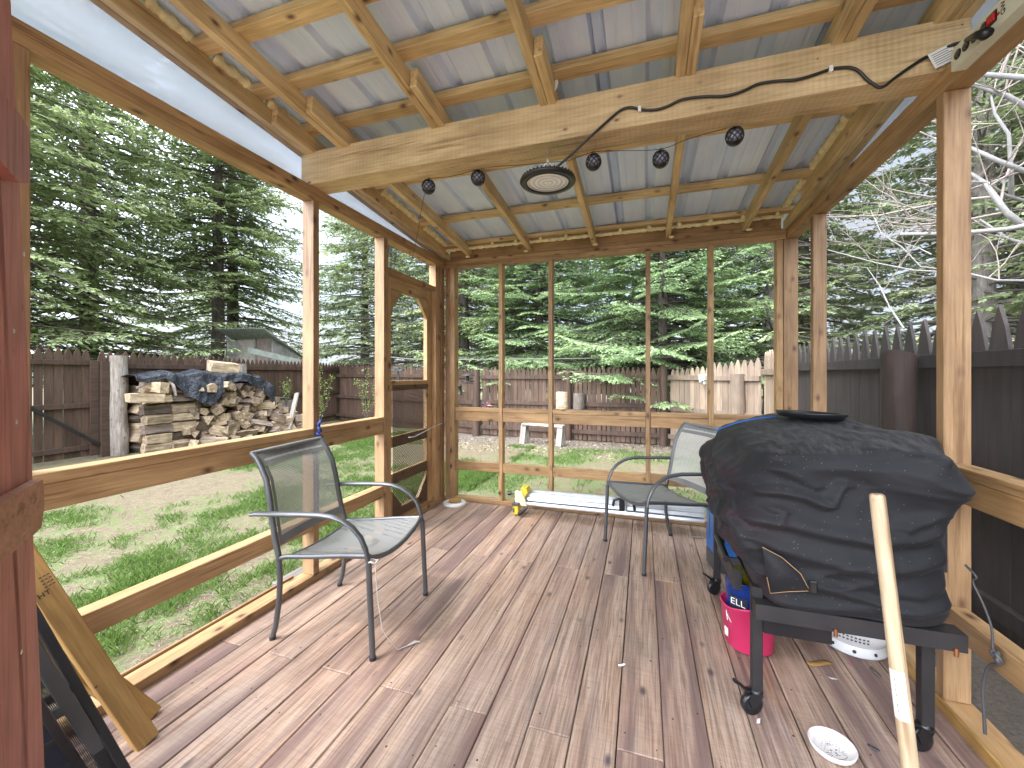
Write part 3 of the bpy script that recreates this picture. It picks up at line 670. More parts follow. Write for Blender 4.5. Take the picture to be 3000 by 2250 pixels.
# heap of ends
y = 5.62
while y < 8.2:
    z = GZ+.06; t_ = topz(y)
    while z < t_-.09:
        rough_ = .12 if z > .2 else .5
        log((-8.40+max(0, (.35-z))*.45+random.uniform(-.09,.09), y+random.uniform(-.03,.03), z), (random.random()*6.3, random.uniform(-.25,.35)*rough_*3, random.gauss(0,.35+rough_)), 'split log with its sawn end or side showing in the jumbled heap', 'split logs in the jumbled heap', sc=random.uniform(.75,1.1))
        z += random.uniform(.14,.17)
    y += .175
for k in range(20):
    y = random.uniform(5.7,8.35); zz = random.uniform(GZ+.05, min(.25, topz(y)+.05))
    log((-7.98+random.uniform(-.15,.1)-(zz-GZ)*.35, y, zz), (random.random()*6, random.uniform(-.3,.3), random.uniform(0,3.1)), 'pale freshly split log tumbled to the front foot of the heap', 'logs tumbled at the foot of the heap')
for k, (px, py, rz, lab) in enumerate([(600,1225-0,.3,'')][:0]): pass
log(AX(655,1078,-8.45)+Vector((0,0,.02)), (.3,.1,1.3), 'bright split log lying on the tarp right in front of the short log post', 'loose logs on the tarp', 1, 1.25)
log(AX(425,1165,-8.15), (.1,.05,1.5), 'long pale split log laid over the top of the neat stack', 'loose logs on the tarp', 4, 1.15)
log(AX(450,1135,-8.3), (1.6,0,.1), 'square log end on top of the neat stack below the forked branch', 'loose logs on the tarp', 4, 1.15)
log(AX(548,1140,-8.3), (.9,0,1.2), 'reddish half log lying on the middle of the tarp', 'loose logs on the tarp', 0, 1.05)
# tarp
def tarp():
    ny, ns = 90, 60; V = []; F = []
    for i in range(ny+1):
        y = 4.62+2.72*i/ny; top = topz(y)+.15+.025*math.sin(y*9)
        hang = float(np.interp(y, [4.6,5.1,5.35,5.6,5.85,6.05,6.3,6.6,6.9,7.1,7.25,7.4], [.06,.08,.30,.62,.70,.45,.20,.16,.20,.32,.46,.42]))
        for j in range(ns+1):
            s = j/ns*(.62+hang); 
            if s < .5: x = -8.86+s*.9; z = top+.02*math.sin(s*12+y*3)
            else:
                q = s-.5; e = min(q, .12); x = -8.86+.45+e*.9*1.0+max(0,q-.12)*.18; z = top-e*e*3.0-max(0, q-.12)*.93
            nn = noise.noise(Vector((x*3, y*4, z*3)))*.055+noise.noise(Vector((x*9, y*11, z*8)))*.022+abs(noise.noise(Vector((y*5.5, s*2.5, 5))))*.05
            V.append((x+nn*.8+.06*(s > .5), y, z+nn*.7))
    F = [(i*(ns+1)+j, (i+1)*(ns+1)+j, (i+1)*(ns+1)+j+1, i*(ns+1)+j+1) for i in range(ny) for j in range(ns)]
    o = npmesh('tarp', V, F, M['tarp'], smooth=True); tag(o, 'crumpled shiny black plastic tarp draped over the top of the firewood', 'tarp')
    md = o.modifiers.new('t', 'SOLIDIFY'); md.thickness = .003
tarp()
m = MB(); a = AX(400,1140,-8.25); b = AX(455,1118,-8.3); c = AX(490,1113,-8.35); d = AX(515,1160,-8.1); e_ = AX(505,1110,-8.4)
m.tube([a+Vector((0,0,.02)), b+Vector((0,0,.03)), c+Vector((0,0,.03)), (c+d)/2+Vector((0.05,0,.04)), d], [.02,.03,.035,.028,.022], 8); m.tube([b, e_+Vector((0,.15,.03))], [.025,.015], 7)
tag(m.build('branch', debark), 'bleached forked branch lying on the left end of the tarp', 'branch')
tag(board('plank', AX(870,1152,-8.15), AX(845,1260,-7.85), .04, .11, M['greywood'], up=(1,0,0)), 'grey plank leaning at the right end of the heap', 'plank')
tag(board('plank', AX(790,1163,-8.62), AX(848,1166,-8.62), .04, .03, M['greywood']), 'narrow pale batten lying on top of the grey sheet behind the heap', 'plank')
m = MB(); P = [AX(780,1168,-8.66), AX(862,1172,-8.66), AX(840,1250,-8.6), AX(790,1240,-8.6)]
m.add([*P, *[p+Vector((-.015,0,0)) for p in P]], [(3,2,1,0),(4,5,6,7),(0,1,5,4),(1,2,6,5),(2,3,7,6),(3,0,4,7)]); tag(m.build('plywood_sheet', M['greywood']), 'pale grey plywood sheet standing behind the right end of the heap', 'sheet')

# ================================================================ shed beyond the left fence
shed = empty('shed', (0,0,0), 0, 'small weathered shed with a pale shingled front and green corrugated lean-to roof', 'shed')
K = AD(797,985,12.6); A = AD(664,985,13.1); Bc = AD(905,1064,14.8)
def quadz(name, P, z0, mat, th=.05):
    m = MB(); n = Vector(P[1]-P[0]).cross(Vector((0,0,1))).normalized()*th
    V = [P[0], P[1], Vector((P[1].x,P[1].y,z0)), Vector((P[0].x,P[0].y,z0))]; V += [v-n for v in V]
    return m.add(V, [(0,1,2,3),(7,6,5,4),(0,4,5,1),(1,5,6,2),(2,6,7,3),(3,7,4,0)]).build(name, mat, shed)
quadz('wall', [A,K], GZ, M['shingle']); quadz('wall', [K,Bc], GZ, M['shingle']); quadz('wall', [Bc, Bc+(A-K)], GZ, M['shingle']); quadz('wall', [Bc+(A-K), A], GZ, M['shingle'])
dv = (K-A).normalized(); nr = Vector((dv.y,-dv.x,0)).normalized()
if nr.dot(-K) < 0: nr = -nr
def onf(s, z): q = A+(K-A)*s; return Vector((q.x, q.y, z))+nr*.02
def fp(name, s0, s1, z0, z1, mat, e=.02):
    P = [onf(s0,z0), onf(s1,z0), onf(s1,z1), onf(s0,z1)]; P += [p+nr*e for p in P]
    MB().add(P, [(3,2,1,0),(4,5,6,7),(0,1,5,4),(1,2,6,5),(2,3,7,6),(3,0,4,7)]).build(name, mat, shed)
fp('door', .27,.66,.3,2.36, plain('pale_plywood', (.62,.57,.53), .8, var=.25)); fp('door_trim', .655,.69,.3,2.38, M['greywood'], .03); fp('corner_trim', .94,1.0,.3,2.38, M['greywood'], .03)
fp('patch', .70,.93,.8,2.34, plain('pinkish_shingles', (.40,.31,.29), .85, var=.25))
for i in range(9): fp('shingle_course', .01,.26,.5+i*.22,.512+i*.22, M['darkgrey'], .006)
P1 = AD(629,962,12.1)+Vector((0,0,.0)); P2 = AD(772,960,11.8); P3 = AD(915,1066,15.2); P4 = P1+(P3-P2)
V = []; n = 40
for i in range(n+1):
    t_ = i/n; h = .02*math.cos(i*math.pi); V += [P1.lerp(P2, t_)+Vector((0,0,h)), P4.lerp(P3, t_)+Vector((0,0,h))]
rf = MB().add(V, [(2*i,2*i+2,2*i+3,2*i+1) for i in range(n)], True).build('roof', M['greenroof'], shed); rf.modifiers.new('t','SOLIDIFY').thickness = .02
tag(board('plank', AD(725,1025,11.6), AD(880,1062,12.3), .05, .16, M['greenroof'], up=(0,0,1)), 'mossy green board slanting in front of the shed door', 'plank')

# ================================================================ bench, stump, feeders, ornament
bench = empty('bench', (0,0,0), 0, 'weathered grey low bench with a log seat by the back fence', 'bench')
b0 = Vector((-2.36,8.05,0)); b1 = Vector((-1.53,7.95,0))
board('seat', b0+Vector((0,0,.20)), b1+Vector((.03,0,.19)), .22, .035, M['greywood'], bench)
for q in (b0+Vector((.03,0,0)), b1-Vector((.03,0,0))):
    for s in (-1,1): board('leg', q+Vector((.03*s,.10*s,GZ)), q+Vector((0,.05*s,.20)), .05, .11, M['greywood'], bench, up=(1,0,0))
def stump(p, r, h, lab):
    m = MB(); m.lathe([(.0001,h),(r*.93,h),(r,h-.02),(r*1.02,0)], 16, p); tag(m.build('log_round', M['split'] if 'left' in lab else M['bark']), lab, 'log')
tag(board('shelf_board', (-1.95,8.62,.46), (-.95,8.60,.46), .16, .03, F_), 'brown shelf board fixed to the back fence below two log rounds', 'shelf')
stump((-1.66,8.60,.477), .13, .36, 'upright pale log round, left one of two on the fence shelf'); stump((-1.30,8.60,.477), .12, .33, 'upright grey log round, right one of two on the fence shelf')
fd = empty('bird_feeder_pole', (0,0,0), 0, 'thin black hooked pole with hanging bird feeders by the left end of the back fence', 'bird feeder')
q = AY(1342,1290,7.9); x, y = q.x, q.y
m = MB(); m.tube([(x,y,GZ-.02),(x,y,1.30)], .009, 8); m.tube([(x,y,1.27)]+[(x+.10-.10*math.cos(a), y, 1.27+.10*math.sin(a)) for a in np.linspace(.1,2.9,9)], .007, 6); m.tube([(x-.1,y,1.02),(x+.35,y,1.02)], .006, 6); m.build('pole', M['black'], fd)
m = MB(); m.lathe([(.0001,.20),(.05,.17),(.055,.16),(.04,.155),(.04,.0),(.06,-.01),(.06,-.02),(.0001,-.03)], 14, (x+.04,y,.80)); m.build('tube_feeder', M['blacksteel'], fd)
m = MB(); m.lathe([(.0001,.14),(.15,.09),(.155,.08),(.03,.075),(.03,-.02),(.13,-.03),(.13,-.05),(.0001,-.06)], 18, (x+.22,y,1.10)); m.build('dome_feeder', M['blacksteel'], fd)
dr = empty('dragonfly_ornament', (0,0,0), 0, 'small blue and red dragonfly ornament on the back fence rail', 'ornament')
q = AY(1425,1190,8.55); m = MB(); m.tube([q+Vector((-.10,0,.0)), q+Vector((.10,0,.06))], [.008,.016], 8); m.build('body', M['red'], dr)
for dx, dz, c in ((-.07,.05,'blue'),(.03,.07,'alu'),(-.03,-.03,'blue'),(.09,.0,'alu')):
    m = MB(); m.tube([q+Vector((0,-.01,.02)), q+Vector((dx*.7,-.02,.02+dz*.8)), q+Vector((dx*1.7,-.02,.02+dz))], [.006,.03,.008], 8, flat=.2); m.build('wing', M[c], dr)
sol = empty('post_lamp', (0,0,0), 0, 'dark flat lamp on a bracket on the fence seen through the screen door', 'lamp')
q = AD(1165,1085,9.8); m = MB(); m.box((-.16,-.05,-.02), (.16,.05,.03), Matrix.Translation(q)); m.box((-.07,-.06,.03), (.07,.04,.07), Matrix.Translation(q)); m.build('lamp_head', M['darkgrey'], sol, .005)
MB().tube([q+Vector((0,.02,-.02)), q+Vector((0,.05,-.25))], .025, 8).build('bracket', M['darkgrey'], sol)
# chains and line seen through the door
for k, (u, lab) in enumerate(((1160,'left one of the hanging steel chains outside the screen door'),(1182,'right one of the hanging steel chains outside the screen door'))):
    m = MB(); q0 = AX(u,1135,-2.25); q1 = AX(u,1250,-2.25)
    for i in range(22):
        c = q0.lerp(q1, i/22); n_ = 8; P = [c+Vector(((.007*math.cos(a)) if i % 2 else 0, 0 if i % 2 else .007*math.cos(a), .013*math.sin(a))) for a in np.linspace(0,2*math.pi,n_)]
        m.tube(P, .0022, 5, caps=False)
    m.tube([q0, AX(u,1120,-2.25)+Vector((0,0,.8))], .0015, 5)
    tag(m.build('chain', M['darkgrey']), lab, 'chain')
m = MB(); m.tube([AD(1140,1046,7.5), AD(1200,1052,7.6), AD(1256,1054,7.7), AD(1600,1052,8.3), AD(1980,1046,8.6)], .012, 6); tag(m.build('clothesline', M['cord']), 'thin grey line strung across the yard above the fence', 'line')
# ================================================================ trees
def spruce_mesh(seed, Ht, Lm, z0=1.2, dens=1.15, leaf=.13, droop=.35, wid=.028, sparse_low=0, step=.27, nb=8, tintb=0):
    g = np.random.default_rng(seed); Vs = []; T = []; limbs = MB()
    z = z0
    def rnd(a, b, n=None): return g.uniform(a, b, n)
    while z < Ht-.3:
        f = (z-z0)/(Ht-z0); Lb = Lm*(1-f)**.75*(.95 if z > z0+1 else 1.0)
        n = nb if f < .6 else 5; a0 = rnd(0, 6.3)
        for k in range(n):
            a = a0+2*math.pi*k/n+rnd(-.3,.3); L = Lb*rnd(.65,1.12); zb = z+rnd(-.22,.22)
            dx, dy = math.cos(a), math.sin(a); up0 = rnd(-.05,.22) if f < .5 else rnd(.1,.5)
            dr = droop*rnd(.7,1.3)
            def P(t): return np.stack([dx*L*t, dy*L*t, zb+L*(up0*t-dr*t**1.6+.18*t**3)], -1)
            tt = np.linspace(0,1,7); pp = P(tt); limbs.tube([tuple(q) for q in pp], [max(.004, .028*(1-q)*L/Lm*1.2+.004) for q in tt], 4, caps=False)
            start = .12+rnd(0,.15)+(sparse_low*(1-f) if sparse_low else 0)
            if start > .9: continue
            ns = max(4, int(L*(1-start)/.055*dens)); bt = rnd(-.18,.18)
            t = rnd(start, 1.0, ns); side = np.where(rnd(0,1,ns) > .5, 1, -1); base = P(t)
            sl = (.20+.62*(1-t)*L*.42)*rnd(.6,1.2,ns); ang = rnd(.7,1.1,ns)*side
            ca, sa = np.cos(ang), np.sin(ang); sx = dx*ca-dy*sa; sy = dx*sa+dy*ca
            m_ = np.maximum(4, (sl/.040*dens).astype(int)); idx = np.repeat(np.arange(ns), m_); M_ = len(idx); u = rnd(.05,1.0,M_)
            s_ = sl[idx]*u; c = base[idx]+np.stack([sx[idx]*s_, sy[idx]*s_, -.32*s_**1.3*droop*3], -1)
            fan = rnd(-1.0,1.0,M_); fx = sx[idx]*np.cos(fan)-sy[idx]*np.sin(fan); fy = sx[idx]*np.sin(fan)+sy[idx]*np.cos(fan)
            d = np.stack([fx, fy, rnd(-.75,.15,M_)], -1); d /= np.linalg.norm(d, axis=1)[:,None]
            ll = leaf*rnd(.6,1.35,M_)
            h = np.cross(d, np.stack([rnd(-.5,.5,M_), rnd(-.5,.5,M_), np.ones(M_)], -1)); h /= np.linalg.norm(h, axis=1)[:,None]
            ww = wid*rnd(.7,1.3,M_)
            q0 = c; q1 = c+d*(ll*.5)[:,None]+h*ww[:,None]; q2 = c+d*ll[:,None]; q3 = c+d*(ll*.45)[:,None]-h*ww[:,None]
            Vs.append(np.stack([q0,q1,q2,q3], 1).reshape(-1,3))
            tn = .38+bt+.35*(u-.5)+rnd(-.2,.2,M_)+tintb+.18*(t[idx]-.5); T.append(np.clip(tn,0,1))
        z += step*rnd(.7,1.3)
    return np.concatenate(Vs), np.concatenate(T), limbs
def trunkmesh(Ht, r, seed=0):
    m = MB(); rr = random.Random(seed); P = []; rs = []
    for i in range(16):
        f = i/15; P.append((rr.uniform(-.03,.03), rr.uniform(-.03,.03), Ht*f)); rs.append(r*(1.25 if i == 0 else 1)*(1-f*.92))
    m.tube(P, rs, 12); return m
def mk_spruce(label, loc, rz, kind, sc=1, grp='spruces around the yard', cat='tree'):
    e = empty('spruce_tree', loc, rz, label, cat, grp); e.scale = (sc,)*3
    for nm, me in KIND[kind]:
        o = bpy.data.objects.new(nm, me); COL.objects.link(o); o.parent = e
    return e
KIND = {}
def make_kind(k, mat, bark, r, seed, Ht, Lm, **kw):
    V, T, limbs = spruce_mesh(seed, Ht, Lm, **kw); F = np.arange(len(V)).reshape(-1,4)
    c = npmesh('crown', V, F, mat, attrs={'tint': ('FACE', T)}); l = limbs.build('limbs', bark); t = trunkmesh(Ht, r, seed).build('trunk', bark)
    KIND[k] = [('crown', c.data), ('limbs', l.data), ('trunk', t.data)]
    for o in (c, l, t): bpy.data.objects.remove(o)
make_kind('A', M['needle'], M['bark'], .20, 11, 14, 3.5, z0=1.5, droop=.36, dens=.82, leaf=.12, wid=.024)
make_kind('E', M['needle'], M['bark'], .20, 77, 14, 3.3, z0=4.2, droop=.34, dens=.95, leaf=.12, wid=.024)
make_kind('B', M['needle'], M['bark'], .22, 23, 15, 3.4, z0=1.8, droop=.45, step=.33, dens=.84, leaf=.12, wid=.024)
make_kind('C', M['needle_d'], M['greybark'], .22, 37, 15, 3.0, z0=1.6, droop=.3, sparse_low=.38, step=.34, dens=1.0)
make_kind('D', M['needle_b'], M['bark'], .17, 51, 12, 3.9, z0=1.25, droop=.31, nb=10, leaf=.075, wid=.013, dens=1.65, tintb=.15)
W = 'behind the left fence'
for i, (x, y, k, rz, sc, lab) in enumerate([
 (-12.3,1.6,'A',.3,1.0,'bright green spruce behind the gate at the far left of the yard'),
 (-12.0,4.3,'B',2.1,1.0,'tall green spruce behind the fence left of the firewood'),
 (-13.6,6.6,'A',4.0,1.05,'dense green spruce with drooping boughs behind the firewood'),
 (-13.4,9.85,'E',1.0,1.1,'spruce with a thick bare trunk rising behind the small shed'),
 (-14.8,11.4,'B',3.3,1.1,'dark spruce farther back to the right of the shed'),
 (-8.3,11.9,'C',5.1,1.0,'spruce with a pale grey bare trunk behind the left back corner'),
 (-15.5,3.0,'C',.8,1.15,'spruce in the second row behind the gate'),
 (-16.0,7.8,'C',2.5,1.2,'spruce in the second row behind the firewood'),
 (-12.0,15.5,'A',1.7,1.1,'spruce far back beyond the left corner of the yard'),
 (-5.6,12.2,'B',.4,.95,'green spruce behind the back fence seen through the screen door and first pane'),
 (-3.0,12.0,'D',2.2,.98,'blue green spruce spreading low boughs behind the bench'),
 (.45,10.9,'D',4.4,1.0,'blue green spruce reaching its pale boughs over the back fence'),
 (3.05,11.6,'C',1.2,1.0,'spruce with a bare trunk beside the back right corner of the porch'),
 (6.3,10.4,'C',3.0,1.0,'dark open spruce behind the right fence'),
 (6.9,7.0,'C',5.0,.95,'open spruce behind the bare tree on the right'),
 (10.2,8.0,'A',.5,1.1,'spruce farther back beyond the right fence'),
 (-9.6,17.5,'C',.9,1.1,'distant spruce behind the left back corner'),
 (1.8,16.5,'A',.9,1.1,'distant spruce behind the blue green one'),
 (-5.2,17.0,'B',2.9,1.15,'distant spruce behind the gap beside the bench tree'),
 (4.6,14.6,'B',1.9,1.1,'distant spruce behind the one at the back right corner'),
 (-1.0,19.0,'B',3.9,1.25,'most distant spruce straight behind the bench'),
 (8.2,12.5,'B',2.3,1.15,'distant spruce behind the dark open one on the right')]):
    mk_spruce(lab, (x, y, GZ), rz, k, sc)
# shrubs at the right end of the firewood
def shrub(p, h, n, lab, spread=.25, lv=260, mat='leaf'):
    e = empty('shrub', p, 0, lab, 'shrub'); m = MB(); V = []; T = []
    for i in range(n):
        a = random.random()*6.3; s = spread*random.uniform(.3,1); tip = Vector((s*math.cos(a), s*math.sin(a), h*random.uniform(.6,1))); mid = tip*.5+Vector((random.uniform(-.05,.05),)*3)
        m.tube([(0,0,0), mid, tip], [.012,.008,.003], 5)
        for j in range(lv//n):
            t_ = random.uniform(.3,1); c = (Vector((0,0,0)).lerp(mid, t_*2) if t_ < .5 else mid.lerp(tip, t_*2-1))+Vector((random.gauss(0,.035),random.gauss(0,.035),random.gauss(0,.03)))
            d = Vector((random.gauss(0,1),random.gauss(0,1),random.gauss(0,1))).normalized()*random.uniform(.012,.028); q = d.orthogonal().normalized()*d.length*.55
            V += [c-d, c+q, c+d, c-q]; T.append(random.random())
    m.build('stems', M['bark'], e); npmesh('leaves', [tuple(v) for v in V], np.arange(len(V)).reshape(-1,4), M[mat], e, attrs={'tint': ('FACE', T)})
shrub((-7.9,8.35,GZ), 2.0, 7, 'slender young shrub with fresh green leaves right of the firewood', .35, 520)
shrub((-8.55,8.0,GZ+.6), .75, 4, 'small sprig of light green leaves behind the firewood', .12, 150)
shrub((-7.0,9.1,GZ), 1.7, 6, 'thin leafy shrub against the fence right of the second post', .35, 300)
# bare pale tree beyond the right fence
def bare_tree():
    e = empty('bare_tree', (0,0,0), 0, 'pale leafless tree spreading branches over the dark right fence', 'tree')
    g = random.Random(5); lim = []; tw = MB(); main = MB()
    def grow(P, r, depth):
        (main if depth < 2 else tw).tube(P, [r*(1-.55*i/(len(P)-1)) for i in range(len(P))], 8 if depth < 2 else 4, caps=False)
        if depth >= 3: return
        for _ in range((5,4,3,3)[depth]):
            t_ = g.uniform(.25,1); k = min(int(t_*(len(P)-1)), len(P)-2); q = P[k].lerp(P[k+1], t_*(len(P)-1)-k); d = (P[k+1]-P[k]).normalized()
            L = (1.7,1.0,.6,.35)[depth]*g.uniform(.6,1.3); side = Vector((g.gauss(0,1),g.gauss(0,1),g.gauss(0,.7))).normalized(); dd = (d*.7+side*.75+Vector((0,0,.1))).normalized()
            Q = [q]; 
            for i in range(5): dd = (dd+Vector((g.gauss(0,.13),g.gauss(0,.13),g.gauss(.02,.12)))).normalized(); Q.append(Q[-1]+dd*L/5)
            grow(Q, r*.42*(1-.4*t_)+.0010, depth+1)
    A_ = lambda *pts: [AX(2350+a*.5426, 100+b*.5426, x) for a, b, x in pts]
    tr = [Vector((4.0,3.3,GZ)), Vector((3.95,3.35,1)), Vector((3.8,3.5,2.1)), Vector((3.7,3.6,3.4)), Vector((3.6,3.7,5.2))]
    main.tube(tr, [.09,.08,.07,.05,.03], 10, caps=False)
    for P, r in ((A_((1500,700,3.7),(1198,740,3.1),(1050,680,2.95),(890,605,2.8),(700,560,2.75)), 0.0250), (A_((1500,1150,3.7),(1198,1040,3.1),(1100,960,3.0),(1020,850,2.9),(985,800,2.9),(890,740,2.8)), 0.0312),
                 (A_((1450,520,3.7),(1198,385,3.2),(1100,330,3.1),(960,285,2.9),(700,180,2.6)), 0.0265), (A_((1198,900,3.3),(1100,870,3.1),(1000,800,2.9),(640,780,2.6)), 0.0140),
                 (A_((1500,1200,3.6),(1198,1330,3.0),(1050,1330,2.9),(890,1290,2.8),(600,1275,2.6),(400,1235,2.6),(140,1165,2.7)), 0.0125), (A_((1130,880,3.2),(1130,760,3.1),(1115,540,3.1),(1040,430,3.0),(1020,330,3.0)), 0.0187),
                 (A_((900,1290,3),(640,1255,2.8),(540,1150,2.7),(430,1080,2.7),(370,950,2.7)), 0.0078), (A_((550,1590,2.5),(470,1470,2.5),(420,1360,2.5),(350,1260,2.5)), 0.0094),
                 (A_((1198,1130,3.2),(1100,1100,3.1),(990,1020,3.0),(960,1000,3.0)), 0.0156), (A_((700,1190,2.8),(620,1150,2.8),(480,1110,2.8)), 0.0070), (A_((1198,1180,3.2),(1050,1230,3.1),(890,1260,3.0)), 0.0078)):
        grow(P, r, 1)
    for k in range(5):
        q = tr[2].lerp(tr[4], k/5); a = g.uniform(2.2,4.2); P = [q]
        dd = Vector((math.cos(a), math.sin(a), .5)).normalized()
        for i in range(6): dd = (dd+Vector((g.gauss(0,.12),g.gauss(0,.12),g.gauss(0,.1)))).normalized(); P.append(P[-1]+dd*.35)
        grow(P, .03, 1)
    main.build('limbs', M['pale_bark'], e); tw.build('twigs', plain('pale_twigs', (.30,.25,.22), .8, var=.2), e)
bare_tree()
# ================================================================ grass
def grass():
    V = []; T = []; V2 = []; T2 = []
    def inside(x, y): return x > -1.97 and y < 3.70 and x < 1.2
    N = 0
    def put(x, y, h, w, tint, lean, VV, TT):
        a = random.random()*6.3; z = gz(x, y)-.003; la = random.random()*6.3; dx, dy = math.cos(a)*w, math.sin(a)*w; lx, ly = math.cos(la)*lean, math.sin(la)*lean
        VV.extend([(x-dx,y-dy,z),(x+dx,y+dy,z),(x+lx*.5+dx*.6,y+ly*.5+dy*.6,z+h*.65),(x+lx*1.1,y+ly*1.1,z+h)]); TT.append(tint)
    for k in range(430000):
        if len(T) > 150000: break
        u = random.random(); x = -2.0-6.6*u**1.7 if random.random() < .72 else random.uniform(-6,1.7); y = random.uniform(.3,8.6)
        if inside(x, y) or y < -.2-x*.12 or soil(x, y) > .45: continue
        gr = green(x, y)+.25*noise.noise(Vector((x*6, y*6, 1)))
        gr += .22*noise.noise(Vector((x*14, y*14, 8)))
        if gr < .50+random.random()*.42: continue
        d = math.hypot(x, y); sc = 1 if d < 4 else 1.3
        put(x, y, random.uniform(.02,.065)*(1.35 if gr > .95 else 1), random.uniform(.0014,.0026)*sc, random.random(), random.uniform(.005,.05), V, T)
    for k in range(75000):
        u = random.random(); x = -2.0-6.6*u**1.5 if random.random() < .75 else random.uniform(-6,1.7); y = random.uniform(.3,8.6)
        if inside(x, y) or y < -.2-x*.12 or soil(x, y) > .75: continue
        a = random.random()*6.3; l = random.uniform(.010,.032); w_ = random.uniform(.0010,.0022); z = gz(x, y)+random.uniform(.0,.014); dx, dy = math.cos(a)*l, math.sin(a)*l
        V2.extend([(x-dx,y-dy,z),(x+w_*math.sin(a),y-w_*math.cos(a),z+.004),(x+dx,y+dy,z+random.uniform(-.004,.012)),(x-w_*math.sin(a),y+w_*math.cos(a),z+.004)]); T2.append(random.random())
    tag(npmesh('grass', V, np.arange(len(V)).reshape(-1,4), M['blade'], attrs={'tint': ('FACE', T)}), 'patchy fresh green grass tufts growing in the yard', 'grass', kind='stuff')
    tag(npmesh('dry_grass', V2, np.arange(len(V2)).reshape(-1,4), M['strawb'], attrs={'tint': ('FACE', T2)}), 'pale dead straw lying flat between the green tufts', 'dry grass', kind='stuff')
    # leaf litter and chips on the bare soil
    V = []; T = []
    for k in range(2600):
        x = random.uniform(-5,1.5); y = random.uniform(6.9,8.6)
        if random.random() < .3: x = random.uniform(-8.6,-7); y = random.uniform(4.5,9)
        c = Vector((x, y, gz(x, y)+.008)); d = Vector((random.gauss(0,1),random.gauss(0,1),random.gauss(0,.3))).normalized()*random.uniform(.008,.03); q = d.orthogonal().normalized()*d.length*.5
        V += [c-d, c+q, c+d, c-q]; T.append(random.random())
    tag(npmesh('leaf_litter', [tuple(v) for v in V], np.arange(len(V)).reshape(-1,4), M['strawb'], attrs={'tint': ('FACE', T)}), 'brown leaf litter and chips on the bare soil by the fences', 'leaf litter', kind='stuff')
grass()
# ================================================================ chairs
def make_chair(name, label, loc, rz):
    e = empty(name, loc, rz, label, 'chair', 'grey sling patio chairs')
    G = M['chairgrey']; yr = .243
    back = [(-.385,.845),(-.362,.825),(-.335,.785),(-.305,.73),(-.283,.64),(-.268,.55),(-.252,.47),(-.230,.39)]
    leg = [(-.230,.39),(-.222,.29),(-.226,.185),(-.244,.07),(-.262,.012)]
    for s in (-1, 1):
        m = MB(); m.tube([(x, s*(yr-.012*(z-.4)/.45), z) for x, z in back], .0135, 10, flat=1.0); m.build('back_post', G, e)
        m = MB(); m.tube([(x, s*yr, z) for x, z in leg], .0125, 10); l = m.build('leg', G, e)
        m = MB(); m.tube([(-.262,s*yr,.0),(-.262,s*yr,.014)], .0145, 10); m.build('rubber_foot', M['black'], l)
        ys = s*.262
        arm = [(-.36,.572),(-.33,.578),(-.22,.585),(-.10,.592),(.0,.597),(.06,.594),(.115,.582),(.165,.556),(.205,.515),(.230,.465),(.243,.41)]
        m = MB(); m.tube([(x, ys, z) for x, z in arm], [.016,.018,.019,.019,.018,.017,.016,.015,.0145,.014,.013], 12, flat=.62); m.build('armrest', G, e)
        m = MB(); m.tube([(.243,ys,.41),(.249,ys,.27),(.256,ys,.13),(.262,ys,.012)], .0130, 10); l = m.build('leg', G, e)
        m = MB(); m.tube([(.262,ys,.0),(.262,ys,.014)], .015, 10); m.build('rubber_foot', M['black'], l)
        # seat side rail
        m = MB(); m.tube([(-.232,s*.243,.375),(-.19,s*.236,.385),(-.06,s*.238,.398),(.10,s*.24,.418),(.235,s*.245,.432)], .0115, 8); m.build('seat_rail', G, e)
    m = MB(); m.tube([(-.385,y,.846) for y in np.linspace(-.236,.236,9)], .012, 10); m.build('back_bar', M['binding'], e)
    m = MB(); m.tube([(.238, y, .432-.055*(1-(y/.262)**2)) for y in np.linspace(-.258,.258,15)], .0115, 8); m.build('seat_bar', G, e)
    m = MB(); m.tube([(-.19, y, .383-.02*(1-(y/.25)**2)) for y in np.linspace(-.24,.24,9)], .010, 8); m.build('seat_bar', G, e)
    # slings
    def sheet(name, fn, nu, nv, mat, uvflip=False):
        V = [fn(i/nu, j/nv) for i in range(nu+1) for j in range(nv+1)]
        F = [(i*(nv+1)+j, (i+1)*(nv+1)+j, (i+1)*(nv+1)+j+1, i*(nv+1)+j+1) for i in range(nu) for j in range(nv)]
        o = npmesh(name, V, F, mat, e, smooth=True); return o
    bz = [z for _, z in back][::-1]; bx_ = [x for x, _ in back][::-1]
    def fb(u, v):
        z = .43+u*(.84-.43); x = float(np.interp(z, bz, bx_)); y = (v*2-1)*(.232-.012*(z-.4)/.45); return (x+.010-.022*(1-(v*2-1)**2), y, z)
    bs = sheet('back_sling', fb, 14, 12, M['sling'])
    def fs(u, v):
        x = -.19+u*.428; z = .383+.050*u**1.2; q = 1-(v*2-1)**2; return (x, (v*2-1)*.238, z+.006-q*(.02+.038*u))
    sheet('seat_sling', fs, 14, 12, M['sling_seat'])
    for s in (0, 1):   # hems
        V = [fb(u, s+(0.045 if s == 0 else -.045)*k) for u in np.linspace(0,1,12) for k in (0,1)]; V = [(x+.002,y,z) for x,y,z in V]
        hm = MB(); hm.add(V, [(2*i,2*i+2,2*i+3,2*i+1) for i in range(11)], True); hm.build('hem', M['binding'], bs)
    for a, b in ((.0,.09),(.87,1.0)):
        V = [fb(u, v) for v in np.linspace(0,1,12) for u in (a, b)]; V = [(x+.0025,y,z) for x,y,z in V]
        hm = MB(); hm.add(V, [(2*i,2*i+2,2*i+3,2*i+1) for i in range(11)], True); hm.build('hem', M['binding'], bs)
    return e
